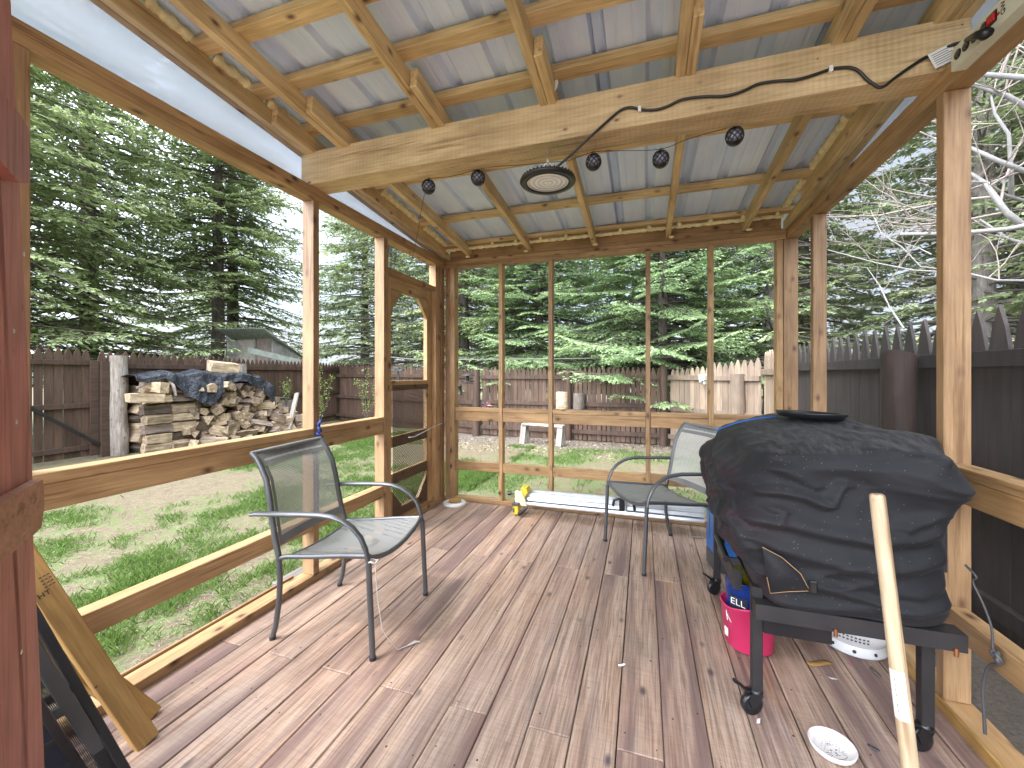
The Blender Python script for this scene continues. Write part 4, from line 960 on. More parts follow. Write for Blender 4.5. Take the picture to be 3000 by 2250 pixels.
c1 = make_chair('patio_chair', 'grey mesh patio chair facing right by the left rail, a string tied to its leg', (-1.385,1.71,0), R(5))
c2 = copy_tree(c1); c2.location = (.09,2.955,0); c2.rotation_euler = (0,0,R(180+31)); c2['label'] = 'grey mesh patio chair facing left at the back wall, half hidden by the grill'
m = MB(); q = Vector((-1.10,1.475,.42))
m.tube([q+Vector((.018*math.cos(a), .018*math.sin(a), .004*math.sin(3*a))) for a in np.linspace(0,6.6,14)], .0035, 6)
m.tube([q+Vector((.01,0,-.01)), q+Vector((.012,.01,-.15)), q+Vector((.03,.02,-.30)), (-1.05,1.52,.06), (-1.03,1.55,.008), (-1.015,1.58,.004), (-.99,1.61,.004)], .0022, 6)
m.tube([(-1.005,1.59,.006),(-.985,1.62,.008),(-.965,1.63,.006)], [.003,.007,.002], 6)
tag(m.build('string', M['twine']), 'thin white string hanging from the front chair leg onto the deck', 'string')
m = MB(); q = AX(935,1250,-1.82); P = [q+Vector((.012*math.sin(i*1.3), .012*math.cos(i*1.7), .035-.0085*i)) for i in range(14)]; m.tube(P, .009, 7)
m.tube([P[-1], P[-1]+Vector((.0,0,-.12)), P[-1]+Vector((.004,.004,-.42)), P[-1]+Vector((0,0,-.47))], [.007,.005,.004,.006], 6)
tag(m.build('rope', M['bluerope']), 'dark blue rope knotted round the post above the chair back', 'rope')

# ================================================================ hanging lamp with its cable
lamp = empty('ceiling_lamp', (-.437,1.905,2.13), 0, 'round black finned workshop lamp hanging on a hook under the beam', 'lamp')
m = MB(); m.lathe([(.100,.004),(.105,-.002),(.128,.0),(.134,.008),(.130,.016),(.118,.020),(.110,.016),(.104,.012)], 48)
m.build('rim', M['blackgloss'], lamp)
m = MB()
for k in range(40):
    a = 2*math.pi*k/40; m.box((.095,-.0022,.006), (.128,.0022,.024), Matrix.Rotation(a,4,'Z'))
m.build('cooling_fins', M['blackgloss'], lamp)
m = MB(); m.lathe([(.112,.012),(.10,.022),(.085,.03),(.06,.036),(.055,.05),(.03,.055),(.0001,.056)], 40); m.build('housing', M['blackgloss'], lamp)
m = MB(); m.lathe([(.0001,.001),(.02,.0),(.05,.002),(.095,.004),(.104,.006)], 48); m.build('lens', M['lens'], lamp)
m = MB(); m.lathe([(.0985,.0035),(.1005,-.003),(.1045,-.003),(.1055,.004)], 48); m.build('lens_ring', M['blacksteel'], lamp)
m = MB(); m.tube([(.022*math.cos(a), 0, .075+.022*math.sin(a)) for a in np.linspace(0,6.28,16)], .003, 6, caps=False)
m.tube([(0,.012*math.cos(a),.108+.016*math.sin(a)) for a in np.linspace(0,6.28,14)], .0025, 6, caps=False); m.tube([(0,0,.12),(0,.02,.165),(0,.035,.19)], .0028, 6); m.build('hook', M['alu'], lamp)
yb = 1.877
cp = [AX(2850,108,.972), AY(2822,122,1.83), AY(2785,134,1.86), AY(2754,147,1.872), AY(2710,169,yb), AY(2657,203,yb), AY(2612,236,yb), AY(2592,252,yb), AY(2574,256,yb), AY(2556,245,yb), (.815,yb,2.315),(.799,yb,2.335),(.775,yb,2.370),(.750,yb,2.388),(.72,yb,2.395),(.686,yb,2.397),(.62,yb,2.386),(.567,yb,2.382),(.50,yb,2.392),(.437,yb,2.393),(.381,yb,2.376),(.319,yb,2.371),(.24,yb,2.385),(.155,yb,2.390),(.10,yb,2.374),(.06,yb,2.368),(.02,yb,2.372),(-.018,yb,2.383),(-.05,yb,2.398),(-.08,yb,2.400),(-.105,yb,2.392),(-.127,yb,2.378),(-.18,yb-.004,2.338),(-.25,yb-.003,2.285),(-.33,yb+.008,2.232),(-.39,1.895,2.197),(-.425,1.905,2.183)]
def catmull(P, n=5):
    P = [Vector(p) for p in P]; Q = []
    for i in range(len(P)-1):
        a, b, c, d = P[max(i-1,0)], P[i], P[i+1], P[min(i+2,len(P)-1)]
        for k in range(n):
            t = k/n; Q.append(.5*((2*b)+(c-a)*t+(2*a-5*b+4*c-d)*t*t+(3*b-a-3*c+d)*t**3))
    return Q+[P[-1]]
m = MB(); m.tube([Vector(p)-Vector((-.437,1.905,2.13)) for p in catmull(cp)], .0058, 8); cb = m.build('cable', M['blackgloss'], lamp)
m = MB(); m.tube([Vector(p)-Vector((-.437,1.905,2.13)) for p in (AX(2832,116,.968), AX(2845,110,.966), AX(2862,103,.962), AX(2885,97,.958), AX(2893,97,.962), AX(2884,106,.982))], [.007,.009,.012,.014,.014,.012], 10); m.build('plug', M['blackgloss'], lamp)
for x, z in ((.686,2.397),(-.018,2.383)):
    m = MB(); m.box((x+.437-.007, yb-1.905-.009, z-2.13-.012), (x+.437+.007, yb-1.905+.007, z-2.13+.012)); m.build('cable_clip', M['white'], lamp, .002)
m = MB(); q = AY(2755,147,1.866)-Vector((-.437,1.905,2.13)); m.box((-.035,-.0006,-.03),(.035,.0006,.03), Matrix.Translation(q+Vector((.005,-.004,-.025))) @ Matrix.Rotation(R(-22),4,'Y')); fg = m.build('cable_tag', M['white'], lamp)
m = MB()
for i in range(6):
    m.box((-.028,-.0012,-.022+i*.008),(.02+.008*(i%2),-.0008,-.0200+i*.008), Matrix.Translation(q+Vector((.005,-.004,-.025))) @ Matrix.Rotation(R(-22),4,'Y'))
m.build('tag_print', M['darkgrey'], fg)
# ================================================================ string light with ball lanterns
sg = empty('string_light', (0,0,0), 0, 'string of five small black openwork ball lanterns hanging below the beam', 'string light')
BC = [(-1.16,2.05,2.280),(-.857,2.05,2.285),(-.238,2.05,2.272),(.076,2.05,2.236),(.388,2.05,2.288)]
hooks = [Vector(b)+Vector((0,0,.047)) for b in BC]
wire = [hooks[0], (-1.05,2.05,2.318), (-.95,2.05,2.322), hooks[1], (-.75,2.05,2.330), (-.6,2.05,2.316), (-.44,2.05,2.305), (-.36,2.05,2.300), hooks[2]+Vector((0,0,.003)), (-.1,2.05,2.305), hooks[3], (.2,2.05,2.310), hooks[4]]
m = MB(); m.tube(catmull(wire, 4), .0016, 5)
m.tube(catmull([hooks[0], (-1.24,2.12,2.22), (-1.36,2.25,2.06), (-1.50,2.40,1.95), (-1.66,2.55,1.98), (-1.83,2.66,2.0)], 5), .0014, 5); m.build('wire', M['black'], sg)
def lantern(c):
    r = .037; b = MB()
    for s in (1,-1):
        for k in range(9):
            a0 = 2*math.pi*k/9; P = []
            for i in range(9):
                t = -.95+i*.24*1.0; a = a0+s*t*1.1; P.append((c[0]+r*math.cos(t)*math.cos(a), c[1]+r*math.cos(t)*math.sin(a), c[2]+r*math.sin(t)*1.08))
            b.tube(P, .0024, 5)
    o = b.build('ball_lantern', M['blackgloss'], sg)
    g = MB(); g.lathe([(.0001,-.041),(.014,-.040),(.024,-.034),(.0285,-.028),(.027,-.026),(.0001,-.024)], 18, c); g.lathe([(.018,.033),(.012,.0395),(.0001,.041)], 14, c); g.tube([(c[0]+.007*math.cos(a), c[1], c[2]+.046+.007*math.sin(a)) for a in np.linspace(0,6.28,10)], .0014, 5, caps=False); g.build('cap', M['blackgloss'], o)
    g = MB(); g.lathe([(.0001,-.03)]+[(.031*math.cos(a), .031*math.sin(a)) for a in np.linspace(-1.2,1.2,8)]+[(.0001,.03)], 18, c); g.build('globe', M['globe'], o)
for b in BC: lantern(b)
# paper tag on the beam end of a rafter
q = AY(1624,245,1.86)
m = MB(); P = [(0,-.052),(.016,-.02),(.020,.0),(.004,.058),(-.010,.03),(-.014,-.012)]
m.prism(P, .0008, Matrix.Translation(q+Vector((0,0,.0))) @ Matrix.Rotation(R(80),4,'X')); tag(m.build('paper_tag', M['white']), 'small curled white paper tag stapled on top of the beam', 'tag')
# ================================================================ power strip on the right header
ps = empty('power_strip', (0,0,0), 0, 'cream metal power strip with black outlets and red switch on the right header', 'power strip')
x0 = .985
m = MB(); m.box((x0,1.08,2.236),(1.027,1.765,2.310)); m.build('body', M['cream'], ps, .003)
m = MB(); m.box((x0-.006,.86,2.228),(1.027,1.079,2.318)); m.build('end_box', M['white'], ps, .004)
for u, v in ((2806,187),(2830,160),(2855,135),(2882,108)):
    q = AX(u, v, x0); y = q.y
    Mx = Matrix.Translation((x0, y, 2.275)) @ Matrix.Rotation(R(-90),4,'Y')
    m = MB(); m.lathe([(.0001,.0015),(.0150,.0015),(.0158,.0),(.0158,-.004)], 24, M=Mx); o = m.build('outlet', M['blackgloss'], ps)
    m = MB()
    for a, b in ((-.005,.004),(.005,.004)): m.box((b-.005,a-.0008,.0016),(b+.005,a+.0008,.0021), Mx)
    m.box((-.011,-.002,.0016),(-.007,.002,.0021), Mx); m.build('outlet_slot', M['cord'], o)
q = AX(2907,84,x0); m = MB(); m.box((x0-.006,q.y-.014,2.262),(x0,q.y+.014,2.286)); m.build('switch', M['red'], ps, .002)
m = MB(); m.box((x0-.003,q.y-.018,2.257),(x0-.0005,q.y+.018,2.291)); m.build('switch_frame', M['blackgloss'], ps)
def text(s, size, mat, mtx, parent, name, ext=.0004):
    c = bpy.data.curves.new(name, 'FONT'); c.body = s; c.size = size; c.extrude = ext; c.align_x = 'CENTER'; c.align_y = 'CENTER'
    o = bpy.data.objects.new(name, c); COL.objects.link(o); dg = bpy.context.evaluated_depsgraph_get(); me = bpy.data.meshes.new_from_object(o.evaluated_get(dg)); bpy.data.objects.remove(o)
    me.materials.clear(); me.materials.append(mat); n = bpy.data.objects.new(name, me); COL.objects.link(n); n.parent = parent; n.matrix_local = mtx; return n
q = AX(2940,42,x0); Tm = Matrix(((0,0,-1,x0-.0008),(-1,0,0,q.y),(0,1,0,2.276),(0,0,0,1)))
text('GW', .022, M['ink'], Tm @ Matrix.Rotation(R(90),4,'Z'), ps, 'lettering')
q = AX(2925,72,x0); m = MB(); m.lathe([(.0001,.001),(.005,.001),(.005,0)], 12, M=Matrix.Translation((x0,q.y,2.272)) @ Matrix.Rotation(R(-90),4,'Y')); m.build('pilot_light', M['red'], ps)
for y in (1.68,1.45):
    m = MB(); m.lathe([(.0001,.002),(.004,.0015),(.005,0)], 10, M=Matrix.Translation((1.006,y,2.236)) @ Matrix.Rotation(R(180),4,'X')); m.build('screw', M['alu'], ps)
# ================================================================ griddle cart
cart = empty('grill_cart', (0,0,0), 0, 'black steel griddle cart on four braked casters standing under the black fabric cover', 'grill cart')
BS = M['blacksteel']
def caster(x, y, rz, parent):
    Mt = Matrix.Translation((x, y, 0)) @ Matrix.Rotation(rz, 4, 'Z')
    m = MB(); Wm = Mt @ Matrix.Translation((-.018,0,.037)) @ Matrix.Rotation(R(90),4,'X'); m.lathe([(.010,-.010),(.030,-.012),(.037,-.008),(.037,.008),(.030,.012),(.010,.010)], 24, M=Wm); w_ = m.build('wheel', M['blackgloss'], parent)
    m = MB(); m.lathe([(.0001,-.0135),(.008,-.0135),(.010,-.010)], 10, M=Wm); m.build('hub', M['alu'], w_)
    m = MB(); m.prism([(-.026,.030),(-.008,.028),(.016,.075),(-.022,.085),(-.036,.06)], .003, Mt @ Matrix.Translation((0,-.014,0)) @ Matrix.Rotation(R(90),4,'X')); m.prism([(-.026,.030),(-.008,.028),(.016,.075),(-.022,.085),(-.036,.06)], .003, Mt @ Matrix.Translation((0,.017,0)) @ Matrix.Rotation(R(90),4,'X'))
    m.lathe([(.0001,.092),(.018,.092),(.024,.084),(.022,.074),(.0001,.074)], 18, M=Mt @ Matrix.Translation((-.002,0,0))); m.build('fork', M['blackgloss'], parent)
    m = MB(); m.tube([Mt @ Vector(p) for p in ((-.01,0,.082),(-.04,0,.088),(-.062,0,.108),(-.080,0,.120))], [.012,.014,.010,.013], 8, flat=.5); m.build('brake_lever', M['blackgloss'], parent)
for x, y, rz in ((.385,1.665,.35),(.868,1.67,.25),(.385,2.50,.5),(.868,2.50,.2)):
    m = MB(); m.box((x-.017,y-.017,.088),(x+.017,y+.017,.46)); m.build('leg', BS, cart, .002); caster(x, y, rz, cart)
m = MB(); m.box((.368,1.60,.372),(.935,1.603,.425)); m.box((.368,1.603,.42),(.935,1.66,.425)); m.box((.368,1.603,.372),(.372,1.66,.42)); m.build('front_panel', BS, cart)
m = MB(); m.box((.40,1.69,.395),(.93,2.52,.405)); m.build('lower_shelf', BS, cart)
m = MB(); m.box((.40,1.63,.315),(.60,1.633,.37)); m.box((.40,1.63,.312),(.60,1.80,.315)); m.box((.597,1.633,.315),(.60,1.80,.37)); m.box((.40,1.633,.315),(.403,1.80,.37)); m.build('grease_tray', M['blackgloss'], cart)
m = MB(); m.box((.335,1.80,.37),(.366,2.16,.373)); m.box((.335,1.80,.373),(.366,1.803,.45)); m.box((.335,1.803,.373),(.338,2.16,.45)); m.box((.338,2.157,.373),(.366,2.16,.45)); m.build('side_tray', M['black'], cart)
m = MB(); m.tube([(.322,1.86,.462),(.322,2.08,.472)], .014, 10); m.build('side_handle', M['blackgloss'], cart)
m = MB(); m.box((.40,1.68,.58),(.93,2.54,.92)); m.build('firebox', BS, cart)
for x in (.598,.76,.905):
    m = MB(); m.tube([(x,1.597,.36),(x,1.597,.385)], .006, 8); m.build('bolt', M['copper'], cart)
# ---- fabric cover
def cover():
    nu, nv = 320, 150; V = []; fade = []
    def rsq(a, hx0, hx1, hy0, hy1, e=3.6):
        c, s = math.cos(a), math.sin(a); hx = hx1 if c > 0 else hx0; hy = hy1 if s > 0 else hy0
        r = 1/((abs(c)/hx)**e+(abs(s)/hy)**e)**(1/e); return r*c, r*s
    cx, cy = .655, 2.07; ZT = .945
    def N(*p): return noise.noise(Vector(p))
    for j in range(nv+1):
        t = j/nv; skirt = t < .60; q = t/.60 if skirt else (t-.60)/.40
        if skirt:
            hx0 = np.interp(q, [0,.25,.5,.78,1], [.275,.315,.345,.325,.272]); hx1 = np.interp(q, [0,.45,.58,.72,.86,1], [.278,.275,.296,.312,.300,.266])
            hy0 = np.interp(q, [0,.3,.7,.93,1], [.468,.48,.488,.485,.458]); hy1 = np.interp(q, [0,.5,1], [.47,.53,.46]); e = 7
        else:
            k = 1-q**1.35; hx0, hx1, hy0, hy1, e = .272*k+1e-4, .27*k+1e-4, .458*k+1e-4, .46*k+1e-4, 7-4.5*q
        for i in range(nu):
            a = 2*math.pi*i/nu+.0001; x, y = rsq(a, hx0, hx1, hy0, hy1, e); X = cx+x; Y = cy+y; c, s = math.cos(a), math.sin(a)
            hem = .425+.03*max(0, c)+.045*max(0, -x/.3)*max(0, min(1, (Y-1.62)*4))+.006*math.sin(a*11)
            zt = ZT+.018*max(0, x)/.27-.02*max(0,-x)/.27
            if skirt: z = hem+(zt-hem)*q
            else: z = zt+(.030+.050*math.exp(-((X-.70)**2/.06+(Y-2.25)**2/.20)))*min(1, q*3.2)**.7
            p = Vector((X, Y, z)); n2 = Vector((x, y, 0)); n2 = n2.normalized() if n2.length > 1e-6 else Vector((0,0,1))
            u_ = X*1.0-Y*1.0        # runs round the front and left faces without a seam
            if skirt:
                amp = min(1, q*5)*min(1, (1-q)*5+.25)
                w1 = N(u_*2.0+1.5*z, z*2.6, 1.3)*.18
                rg = (1-min(1, abs(N(u_*2.4+w1, (z+.22*u_+w1)*6.0, 7.7))*2.6))**1.5; rg2 = (1-min(1, abs(N(u_*4.2+w1*2, (z-.42*u_+w1)*8, 2.2))*2.8))**1.6
                rg3 = (1-min(1, abs(N(u_*7+3, (z+.15*u_+w1*2)*20, 9.2))*3))**2
                big = N(u_*3.1, z*5.5+u_, 4.4)
                dsp = amp*(.040*rg+.016*rg2*(.5+big)+.003*rg3+.034*big-.012)
                p.z += amp*.012*N(u_*5, z*6, 12)
            else:
                dsp = 0; f = min(1, q*6)
                p.z += .010*N(X*5, Y*4, 2)+f*.004*(1-abs(N(X*14+Y*3, Y*5, 5))*3)+.0025*N(X*34, Y*12, 2)
            p += n2*dsp
            g1 = math.exp(-((X-.93)**2+(Y-1.84)**2)/.009-((z-.95)/.08)**2); p += Vector((.060, -.01, .022))*g1
            if p.x > 1.025: p.x = 1.025+.1*(p.x-1.025)
            V.append(tuple(p)); fade.append(max(0, min(.4, 0.45*max(0, -c-.30)*(1 if z < .86 else .25)*(1.2 if z < .72 else .6))))
    V = np.array(V)
    def ridge(P, ax, A, wd, sharp=.45):
        nonlocal V
        c0 = V[:, 1-ax] if False else V[:, ax]; z0 = V[:, 2]; best = np.full(len(V), 9.); sg = np.zeros(len(V))
        for (a0, b0), (a1, b1) in zip(P[:-1], P[1:]):
            dx, dz = a1-a0, b1-b0; L2 = dx*dx+dz*dz; t = np.clip(((c0-a0)*dx+(z0-b0)*dz)/L2, 0, 1); ex = c0-a0-t*dx; ez = z0-b0-t*dz; d = np.hypot(ex, ez)
            m = d < best; best = np.where(m, d, best); sg = np.where(m, ez, sg)
        wid = np.where(sg < 0, wd*sharp, wd*1.5); g = np.exp(-(best/wid)**2)
        other = V[:, 1] if ax == 0 else V[:, 0]; msk = np.clip((1.72-other)/.10, 0, 1) if ax == 0 else np.clip((.47-other)/.08, 0, 1)
        dv = A*g*msk
        if ax == 0: V[:, 1] -= dv
        else: V[:, 0] -= dv
        V[:, 2] += dv*.25
    C2 = lambda pts, pl: [((p.x if pl == 0 else p.y), p.z) for p in [(AY(1875+a*.6856, 1113+b*.6856, 1.59) if pl == 0 else AX(1875+a*.6856, 1113+b*.6856, .36)) for a, b in pts]]
    for pts, A_, w_ in (([(480,495),(600,492),(700,512),(790,550)], .030, .016), ([(510,622),(640,632),(800,668),(1000,700),(1200,700),(1440,650)], .030, .026),
        ([(530,700),(700,765),(900,805),(1100,822),(1390,790)], .022, .026), ([(830,548),(860,500),(880,470)], .022, .014), ([(500,320),(640,285),(900,262),(1010,300),(1250,318),(1330,360)], .024, .026),
        ([(1140,645),(1300,600),(1470,612)], .020, .020), ([(560,560),(620,575),(600,620)], .018, .014), ([(560,960),(760,985),(1000,1000),(1390,985)], .018, .022), ([(520,380),(620,400),(760,470)], .016, .018), ([(1390,900),(1200,930),(1000,900)], .014, .02)):
        ridge(C2(pts, 0), 0, A_, w_)
    for pts, A_, w_ in (([(270,330),(300,480),(350,560),(480,610)], .022, .03), ([(300,290),(360,400),(420,480)], .018, .03), ([(310,600),(400,660),(500,700)], .016, .03), ([(340,540),(400,470),(460,440)], .02, .022)):
        ridge(C2(pts, 1), 1, A_, w_)
    V = [tuple(v) for v in V]
    F = [(j*nu+i, j*nu+(i+1) % nu, (j+1)*nu+(i+1) % nu, (j+1)*nu+i) for j in range(nv) for i in range(nu)]
    return npmesh('grill_cover', V, F, M['cover'], smooth=True, attrs={'fade': ('POINT', fade)})
cov = cover(); tag(cov, 'black dusty fabric cover with deep folds draped over the griddle cart', 'grill cover')
# flap with tan stitching, strap and seam lines, a little proud of the front face
def front(u, v, e=.0): return AY(u, v, 1.568-e)
FL = [r for r in ((2233,1602),(2290,1632),(2345,1680),(2372,1730),(2310,1732),(2256,1737),(2246,1690),(2240,1640))]
P = [front(*q) for q in FL]; m = MB(); n = len(P); cc = sum(P, Vector())/n+Vector((0,-.012,0))
V = P+[cc]+[p+Vector((0,.006,0)) for p in P]; m.add(V, [(i,(i+1)%n,n) for i in range(n)]+[(i,n+1+i,n+1+(i+1)%n,(i+1)%n) for i in range(n)], True)
flp = m.build('flap', M['cover'], cov)
m = MB(); m.tube([p+Vector((0,-.003,0)) for p in P[:7]], .0011, 5); m.build('stitching', plain('tan_thread', (.40,.24,.11), .7), flp)
m = MB(); m.box((0,-.012,-.02),(.022,.0,.02), Matrix.Translation(front(2368,1715))); m.build('buckle', M['blackgloss'], cov, .003)
m = MB(); P = [(2058,1305),(2085,1335),(2120,1360),(2160,1385)]; m.tube([AX(u,v,.385+.004*i) for i,(u,v) in enumerate(P)], .0009, 5); m.build('seam', M['twine'], cov)
m = MB(); m.tube(catmull([AZ(2100,1260,.985), AZ(2160,1238,1.005), AZ(2220,1226,1.015), AZ(2275,1221,1.02)], 4), .0035, 6); tag(m.build('cord', plain('blue_cord', (.03,.13,.45), .6)), 'bright blue cord lying over the back left of the black cover', 'cord')
# strap hanging at the left and a cord loop at the right
m = MB(); q = Vector((.36,2.35,.72)); m.tube([q, q+Vector((-.03,.01,-.02)), q+Vector((-.05,.0,-.06)), q+Vector((-.045,0,-.10))], [.008,.014,.012,.010], 6, flat=.5); m.build('strap', M['blackgloss'], cov)
# pan lid on top
ld = AZ(2375,1218,1.045); ld = Vector((.690,2.09,1.035))
e = empty('pan_lid', ld, 0, 'round black shallow lid lying on top of the grill cover', 'lid'); e.rotation_euler = (R(-1.5), R(2), 0)
m = MB(); m.lathe([(.0001,.004),(.095,.003),(.112,.006),(.124,.018),(.128,.019),(.129,.015),(.118,-.003),(.10,-.006),(.0001,-.006)], 48); m.build('lid_disc', M['blackgloss'], e)
m = MB(); m.lathe([(.086,.005),(.09,.008),(.094,.005)], 40); m.build('raised_ring', M['blackgloss'], e)
# ================================================================ things under and around the cart
bk = empty('bucket', (.447,2.085,0), R(8), 'pink plastic tub holding the open blue tin under the cart', 'bucket')
def oval(prof, n=40, top_cut=None, sx=1, sy=1):
    V = []; F = []; k = len(prof)
    for i in range(n):
        a = 2*math.pi*i/n
        for r, z in prof:
            zz = z-(.045*(1-math.cos(a*1.0+.9))*.5 if (top_cut and z > .17) else 0); V.append((r*sx*math.copysign(abs(math.cos(a))**.75, math.cos(a)), r*sy*math.copysign(abs(math.sin(a))**.75, math.sin(a)), zz))
    for i in range(n):
        q = (i+1) % n
        for j in range(k-1): F.append((i*k+j, q*k+j, q*k+j+1, i*k+j+1))
    return MB().add(V, F, True)
oval([(.0001,.004),(.092,.004),(.100,.012),(.112,.21),(.116,.212),(.116,.218),(.110,.218),(.094,.016),(.0001,.014)], top_cut=True, sx=.92).build('tub', M['pink'], bk)
Tb = Matrix(((.26,0,-.966,-.096),(-.966,0,-.26,-.048),(0,1,0,.14),(0,0,0,1)))
text('K', .06, M['white'], Tb @ Matrix.Rotation(R(12),4,'Z'), bk, 'lettering'); m = MB(); m.box((-.012,-.018,0),(.012,.018,.001), Tb @ Matrix.Translation((-.01,-.07,.003))); m.build('label', M['white'], bk)
cn = empty('tin_can', (.437,2.078,.13), 0, 'open blue metal tin with a yellow inside sitting in the pink tub', 'can'); cn.rotation_euler = (R(6), R(-5), R(20))
m = MB(); pr = [(.0001,.0),(.074,.0),(.075,.004)]
for i in range(10): pr += [(.0745,.012+i*.016),(.0765,.018+i*.016)]
pr += [(.075,.185),(.078,.188),(.078,.191),(.0745,.191)]; m.lathe(pr, 36); m.build('wall', M['can'], cn)
m = MB(); m.lathe([(.0742,.190),(.0735,.10),(.0733,.02),(.0001,.02)], 36); m.build('inside', M['caninside'], cn)
m = MB(); m.lathe([(.0775,.05),(.0775,.125)], 12, a0=R(190), a1=R(245)); m.build('label_panel', M['navy'], cn)
a = R(217); text('ELL', .042, M['white'], Matrix(((math.cos(a+math.pi/2),0,math.cos(a),.0785*math.cos(a)),(math.sin(a+math.pi/2),0,math.sin(a),.0785*math.sin(a)),(0,1,0,.10),(0,0,0,1))), cn, 'lettering')
# propane tank
tk = empty('propane_tank', (.90,2.24,0), 0, 'white propane tank with blue label on the deck under the cart', 'gas tank')
m = MB(); m.lathe([(.0001,.022),(.06,.022),(.115,.042),(.148,.085),(.154,.13),(.154,.21),(.148,.25),(.115,.29),(.05,.31),(.0001,.312)], 40); m.build('tank_body', M['tank'], tk)
m = MB(); m.lathe([(.100,.0),(.122,.002),(.126,.008),(.112,.045),(.108,.05)], 40); fr_ = m.build('foot_ring', M['tank'], tk); fr_.modifiers.new('t','SOLIDIFY').thickness = .003
for k in range(10):
    a = 2*math.pi*k/10; m = MB(); m.lathe([(.0001,.001),(.007,.001),(.007,0)], 10, M=Matrix.Rotation(a,4,'Z') @ Matrix.Translation((.1225,0,.024)) @ Matrix.Rotation(R(70),4,'Y')); m.build('ring_hole', M['ink'], fr_)
m = MB(); m.lathe([(.1555,.125),(.1555,.19)], 24, a0=R(200), a1=R(285)); m.build('label', M['can'], tk)
m = MB()
for r in range(2):
    for k in range(9):
        a = R(228+k*5); Mx = Matrix.Rotation(a,4,'Z') @ Matrix.Translation((.1553,0,.10-.013*r)); m.box((0,-.004,-.003),(.001,.0035,.003), Mx)
m.build('label_print', M['darkgrey'], tk)
m = MB(); m.lathe([(.055,.29),(.075,.38),(.08,.385)], 24, a0=R(20), a1=R(300)); m.build('collar', M['tank'], tk)
# blue box behind the cart
bb = empty('storage_box', (.50,2.86,0), R(8), 'blue plastic box standing behind the cart near the back wall', 'box')
m = MB(); m.box((-.10,-.09,.10),(.12,.09,.34)); m.build('body', M['blue'], bb, .008); m = MB(); m.box((-.108,-.098,.34),(.128,.098,.36)); m.build('lid', M['blue'], bb, .004)
m = MB(); m.box((-.10,-.09,.0),(.12,.09,.098)); m.build('base', M['darkgrey'], bb, .004)
# cat bowl
bw = empty('bowl', (.580,1.575,0), R(20), 'small round white bowl with black dots and whiskers printed inside on the deck', 'bowl')
m = MB(); m.lathe([(.0001,.007),(.045,.007),(.058,.012),(.066,.026),(.069,.028),(.071,.026),(.066,.010),(.058,.001),(.0001,.0)], 44); m.build('dish', M['ceramic'], bw); bw.scale = (.92,)*3
m = MB(); z = .0075
for i in range(-5,6):
    for j in range(-5,3):
        if i*i+j*j < 26 and (i+j) % 2 == 0 and not (abs(i) < 3 and -2 < j < 1): m.lathe([(.0001,.0003),(.0016,.0003)], 7, (i*.0068, -j*.0068, z))
for s in (-1,1):
    m.lathe([(.0001,.0004),(.0028,.0004)], 10, (s*.010, -.006, z)); m.tube([(s*.018,-.016,z),(s*.034,-.013,z)], .0006, 4); m.tube([(s*.018,-.020,z),(s*.034,-.022,z)], .0006, 4); m.tube([(s*.017,-.024,z),(s*.031,-.030,z)], .0006, 4)
    m.tube([(0,-.022,z),(s*.004,-.027,z),(s*.009,-.025,z)], .0007, 4); m.tube([(0,.022,z),(s*.008,.012,z)], .0008, 4); m.tube([(s*.026,-.033,z),(s*.016,-.039,z),(0,-.041,z)], .0008, 4)
m.prism([(-.004,-.016),(.004,-.016),(0,-.022)], .0004, Matrix.Translation((0,0,z))); m.build('printed_marks', M['ink'], bw)
# long wooden handle in front
b0 = AD(2680,2440,.83); t0 = AD(2566,1440,1.0)
hd = empty('broom', (0,0,0), 0, 'pale wooden broom handle with a white paper label leaning in front of the cart', 'broom')
T0 = AD(2569,1447,.93); D0 = AD(2668,2262,.875); dirv = (D0-T0).normalized(); L = T0.z/-dirv.z; foot = T0+dirv*(L-.02)
x = dirv; y = Vector((0,1,0)); y = (y-x*y.dot(x)).normalized(); zc = x.cross(y)
Mh = Matrix(((x.x,y.x,zc.x,T0.x),(x.y,y.y,zc.y,T0.y),(x.z,y.z,zc.z,T0.z),(0,0,0,1)))
m = MB(); Lh = (foot-T0).length; m.tube([(0,0,0),(.003,0,0),(.008,0,0),(Lh*.3,0,0),(Lh*.7,0,0),(Lh,0,0)], [.011,.0140,.0148,.0152,.0154,.015], 24, flat=1); o = m.build('handle', M['pole'], hd); o.matrix_local = Mh
# label wraps the camera side
tocam = (Vector((0,0,1.2))-T0); ty = tocam.dot(y); tz = tocam.dot(zc); aa = math.atan2(tz, ty)+.35
V = []; F = []
for i in range(13):
    a = aa-1.0+2.0*i/12
    for xx in (.375,.475): V.append((xx, .0157*math.cos(a), .0157*math.sin(a)))
m = MB().add(V, [(2*i,2*i+1,2*i+3,2*i+2) for i in range(12)], True); lb = m.build('label', M['white'], hd); lb.matrix_local = Mh
m = MB()
for j in range(3):
    for i in range(8):
        a = aa-.55+.35*j; xx = .383+.0105*i+(0.0 if j else .004)
        if j == 1 and i > 2: continue
        c_ = (xx, .0160*math.cos(a), .0160*math.sin(a)); m.box((-.0028,-.0004,-.001),(.0028,.0004,.0012), Matrix.Translation(c_) @ Matrix.Rotation(a+math.pi/2,4,'X'))
o = m.build('label_print', M['darkgrey'], lb); 
m = MB(); m.box((-.10,-.03,.0),(.10,.03,.10)); br = m.build('brush_head', M['darkgrey'], hd, .01); br.location = (foot.x, foot.y, 0.0)
